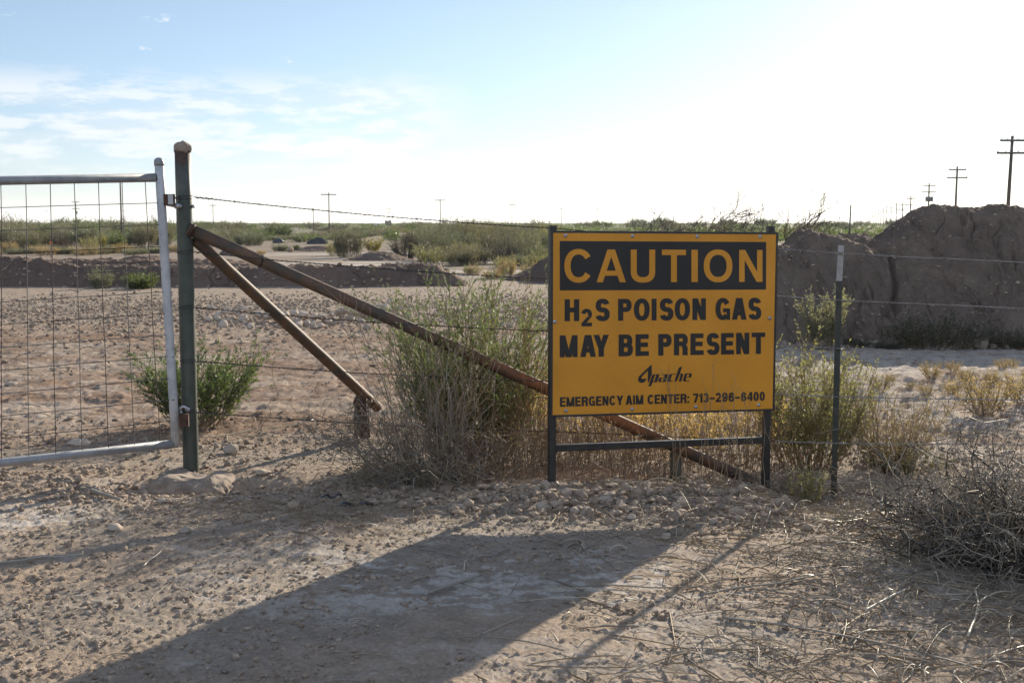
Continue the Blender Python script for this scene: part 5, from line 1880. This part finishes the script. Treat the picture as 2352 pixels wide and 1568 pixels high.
# ------------------------------------------------------------------ wind turbines far off
def turbine(px, hpx, ph):
    Y = 11000.0; x = px2x(px, Y); hub = hpx / 2822 * Y
    o = empty('wind_turbine', (x, Y, 0), 'tiny white wind turbine on the far horizon', 'wind turbine', 'wind turbines on the horizon')
    mb = MB(); pipe(mb, (0, 0, -2), (0, 0, hub), 3.0, 8, r2=1.8); mb.build('tower', 'turbine white', o)
    mb = MB(); boxv(mb, (0, -2, hub), 2, 4, 2); mb.build('nacelle', 'turbine white', o)
    for k in range(3):
        an = ph + k * 2.094
        d = np.array([math.sin(an), 0, math.cos(an)])
        mb = MB(); pipe(mb, np.array([0, -6.5, hub]), np.array([0, -6.5, hub]) + d * hub * .55, 1.7, 6, r2=.5)
        mb.build('blade', 'turbine white', o)


for px, hpx, ph in ((636, 16, .3), (671, 17, 1.0), (797, 15, .7), (850, 15, .1), (570, 14, .5), (540, 15, 1.2), (735, 14, .9), (610, 13, 0.)):
    turbine(px, hpx, ph)

# ------------------------------------------------------------------ tanks, sheets, stakes
def htank(px, py, wpx, Y, label):
    x = px2x(px, Y); z0 = float(H0(x, Y)); L = wpx / 2822 * Y; rr = L * .17
    o = empty('storage_tank', (x, Y, z0), label, 'tank')
    mb = MB(); n = 16
    t = np.linspace(-1, 1, 17); rad = rr * np.clip(1 - np.clip((np.abs(t) - .86) / .14, 0, 1) ** 2.5, .05, 1)
    pts = np.stack([t * L / 2, 0 * t, 0 * t + rr + .5], -1); tubes(mb, pts, rad[None], 16, cap=True); mb.build('shell', 'white tank paint', o)
    for k in (-.3, .3):
        mb = MB(); boxv(mb, (k * L, 0, .3), .15, rr * .8, .45); mb.build('saddle', 'dark tank paint', o)


htank(868, 512, 16, 620, 'long white horizontal tank on the far flat')
htank(795, 511, 8, 620, 'short white horizontal tank left of the long one')
for i, (px, h) in enumerate(((888, 7.5), (893, 6.5), (898.5, 7.5))):
    Y = 700; x = px2x(px, Y); z0 = float(H0(x, Y)); hh = h / 2822 * Y + 1.2
    o = empty('storage_tank', (x, Y, z0), 'dark upright storage tank at the foot of a far pole', 'tank', 'upright tanks at the far pole')
    mb = MB(); pipe(mb, (0, 0, -.3), (0, 0, hh), .65, 14); mb.build('shell', 'dark tank paint', o)
    mb = MB(); pipe(mb, (0, 0, hh), (0, 0, hh + .25), .65, 14, r2=.1); mb.build('roof', 'dark tank paint', o)


def sheet(px, py, wpx, hpx, label, seed):
    g = G(px, py); s = g[1] / 2822
    X, Yg = np.meshgrid(np.linspace(-1, 1, 40), np.linspace(-1, 1, 26))
    x = g[0] + X * wpx * s / 2; y = g[1] + 1.0 + Yg * .9
    z = g[2] + hpx * s * np.clip(1 - .55 * X ** 2 - .5 * Yg ** 2 + .35 * (fbm(X * 2.5 + seed, Yg * 2.5, 4, seed) - .5), 0, 2) * sst(Yg, -1.05, -.1)
    mb = MB(); nx = 40
    i = np.arange(25)[:, None] * nx; j = np.arange(39)[None]
    mb.add(np.stack([x, y, z], -1).reshape(-1, 3), np.stack([i + j, i + j + 1, i + nx + j + 1, i + nx + j], -1).reshape(-1, 4))
    o = mb.build('plastic_sheet', 'black plastic', origin=g)
    md = o.modifiers.new('thickness', 'SOLIDIFY'); md.thickness = .01
    tag(o, label, 'plastic sheet')


sheet(726, 561, 46, 15, 'wide black plastic sheet draped over a low dirt mound', 3)
sheet(636, 559, 24, 12, 'crumpled black plastic sheet beyond the braces', 5)


def stake(px, base, top, wpx, label, tip=None, mat='stake wood'):
    g = G(px, base); s = g[1] / 2822
    o = empty('stake', tuple(g), label, 'stake')
    h = (base - top) * s; w = wpx * s / 2
    mb = MB(); boxv(mb, (0, 0, h / 2 - .1), w, w * .5, h / 2 + .1); mb.build('shaft', mat, o)
    if tip:
        mb = MB(); boxv(mb, (0, 0, h + .04), w * 1.05, w * .6, .04 + h * .04); mb.build('tip', tip, o)


stake(118, 592, 560, 4, 'wooden survey stake with an orange tip seen through the gate mesh', 'orange paint')
stake(897, 814, 742, 7, 'pale flat stake standing behind the long rusty brace')
g = G(667, 579); mb = MB(); v, f = ICO3
mb.add(v * np.array([.17, .17, .16]), f, smooth=True)
o = mb.build('buoy', 'stake wood'); o.location = (g[0], g[1], g[2] + .13); tag(o, 'small tan round lump lying on the white flat', 'boulder'); o.name = 'boulder'
for o in rock_me:
    bpy.data.objects.remove(o)
# unused prototypes would sit at the origin
for L in KIND.values():
    for pr in L:
        if id(pr) not in used:
            for ch in list(pr.children): bpy.data.objects.remove(ch)
            bpy.data.objects.remove(pr)

# ------------------------------------------------------------------ air
m = bpy.data.materials.new('air'); m.use_nodes = True; MATS['air'] = m
m.node_tree.nodes.clear()
ao = nd(m.node_tree, 'ShaderNodeOutputMaterial'); av = nd(m.node_tree, 'ShaderNodeVolumePrincipled')
av.inputs['Color'].default_value = (0.92, 0.95, 1.0, 1); av.inputs['Density'].default_value = 0.00007; av.inputs['Anisotropy'].default_value = 0.35
m.node_tree.links.new(av.outputs[0], ao.inputs['Volume'])
mb = MB(); q = 32000
V = [(x, y, z) for z in (-12, 190) for (x, y) in ((-q, -q), (q, -q), (q, q), (-q, q))]
mb.add(V, [[3, 2, 1, 0], [4, 5, 6, 7], [0, 1, 5, 4], [1, 2, 6, 5], [2, 3, 7, 6], [3, 0, 4, 7]])
tag(mb.build('haze', 'air'), 'thin pale haze over the far plain', 'haze', None, 'stuff')
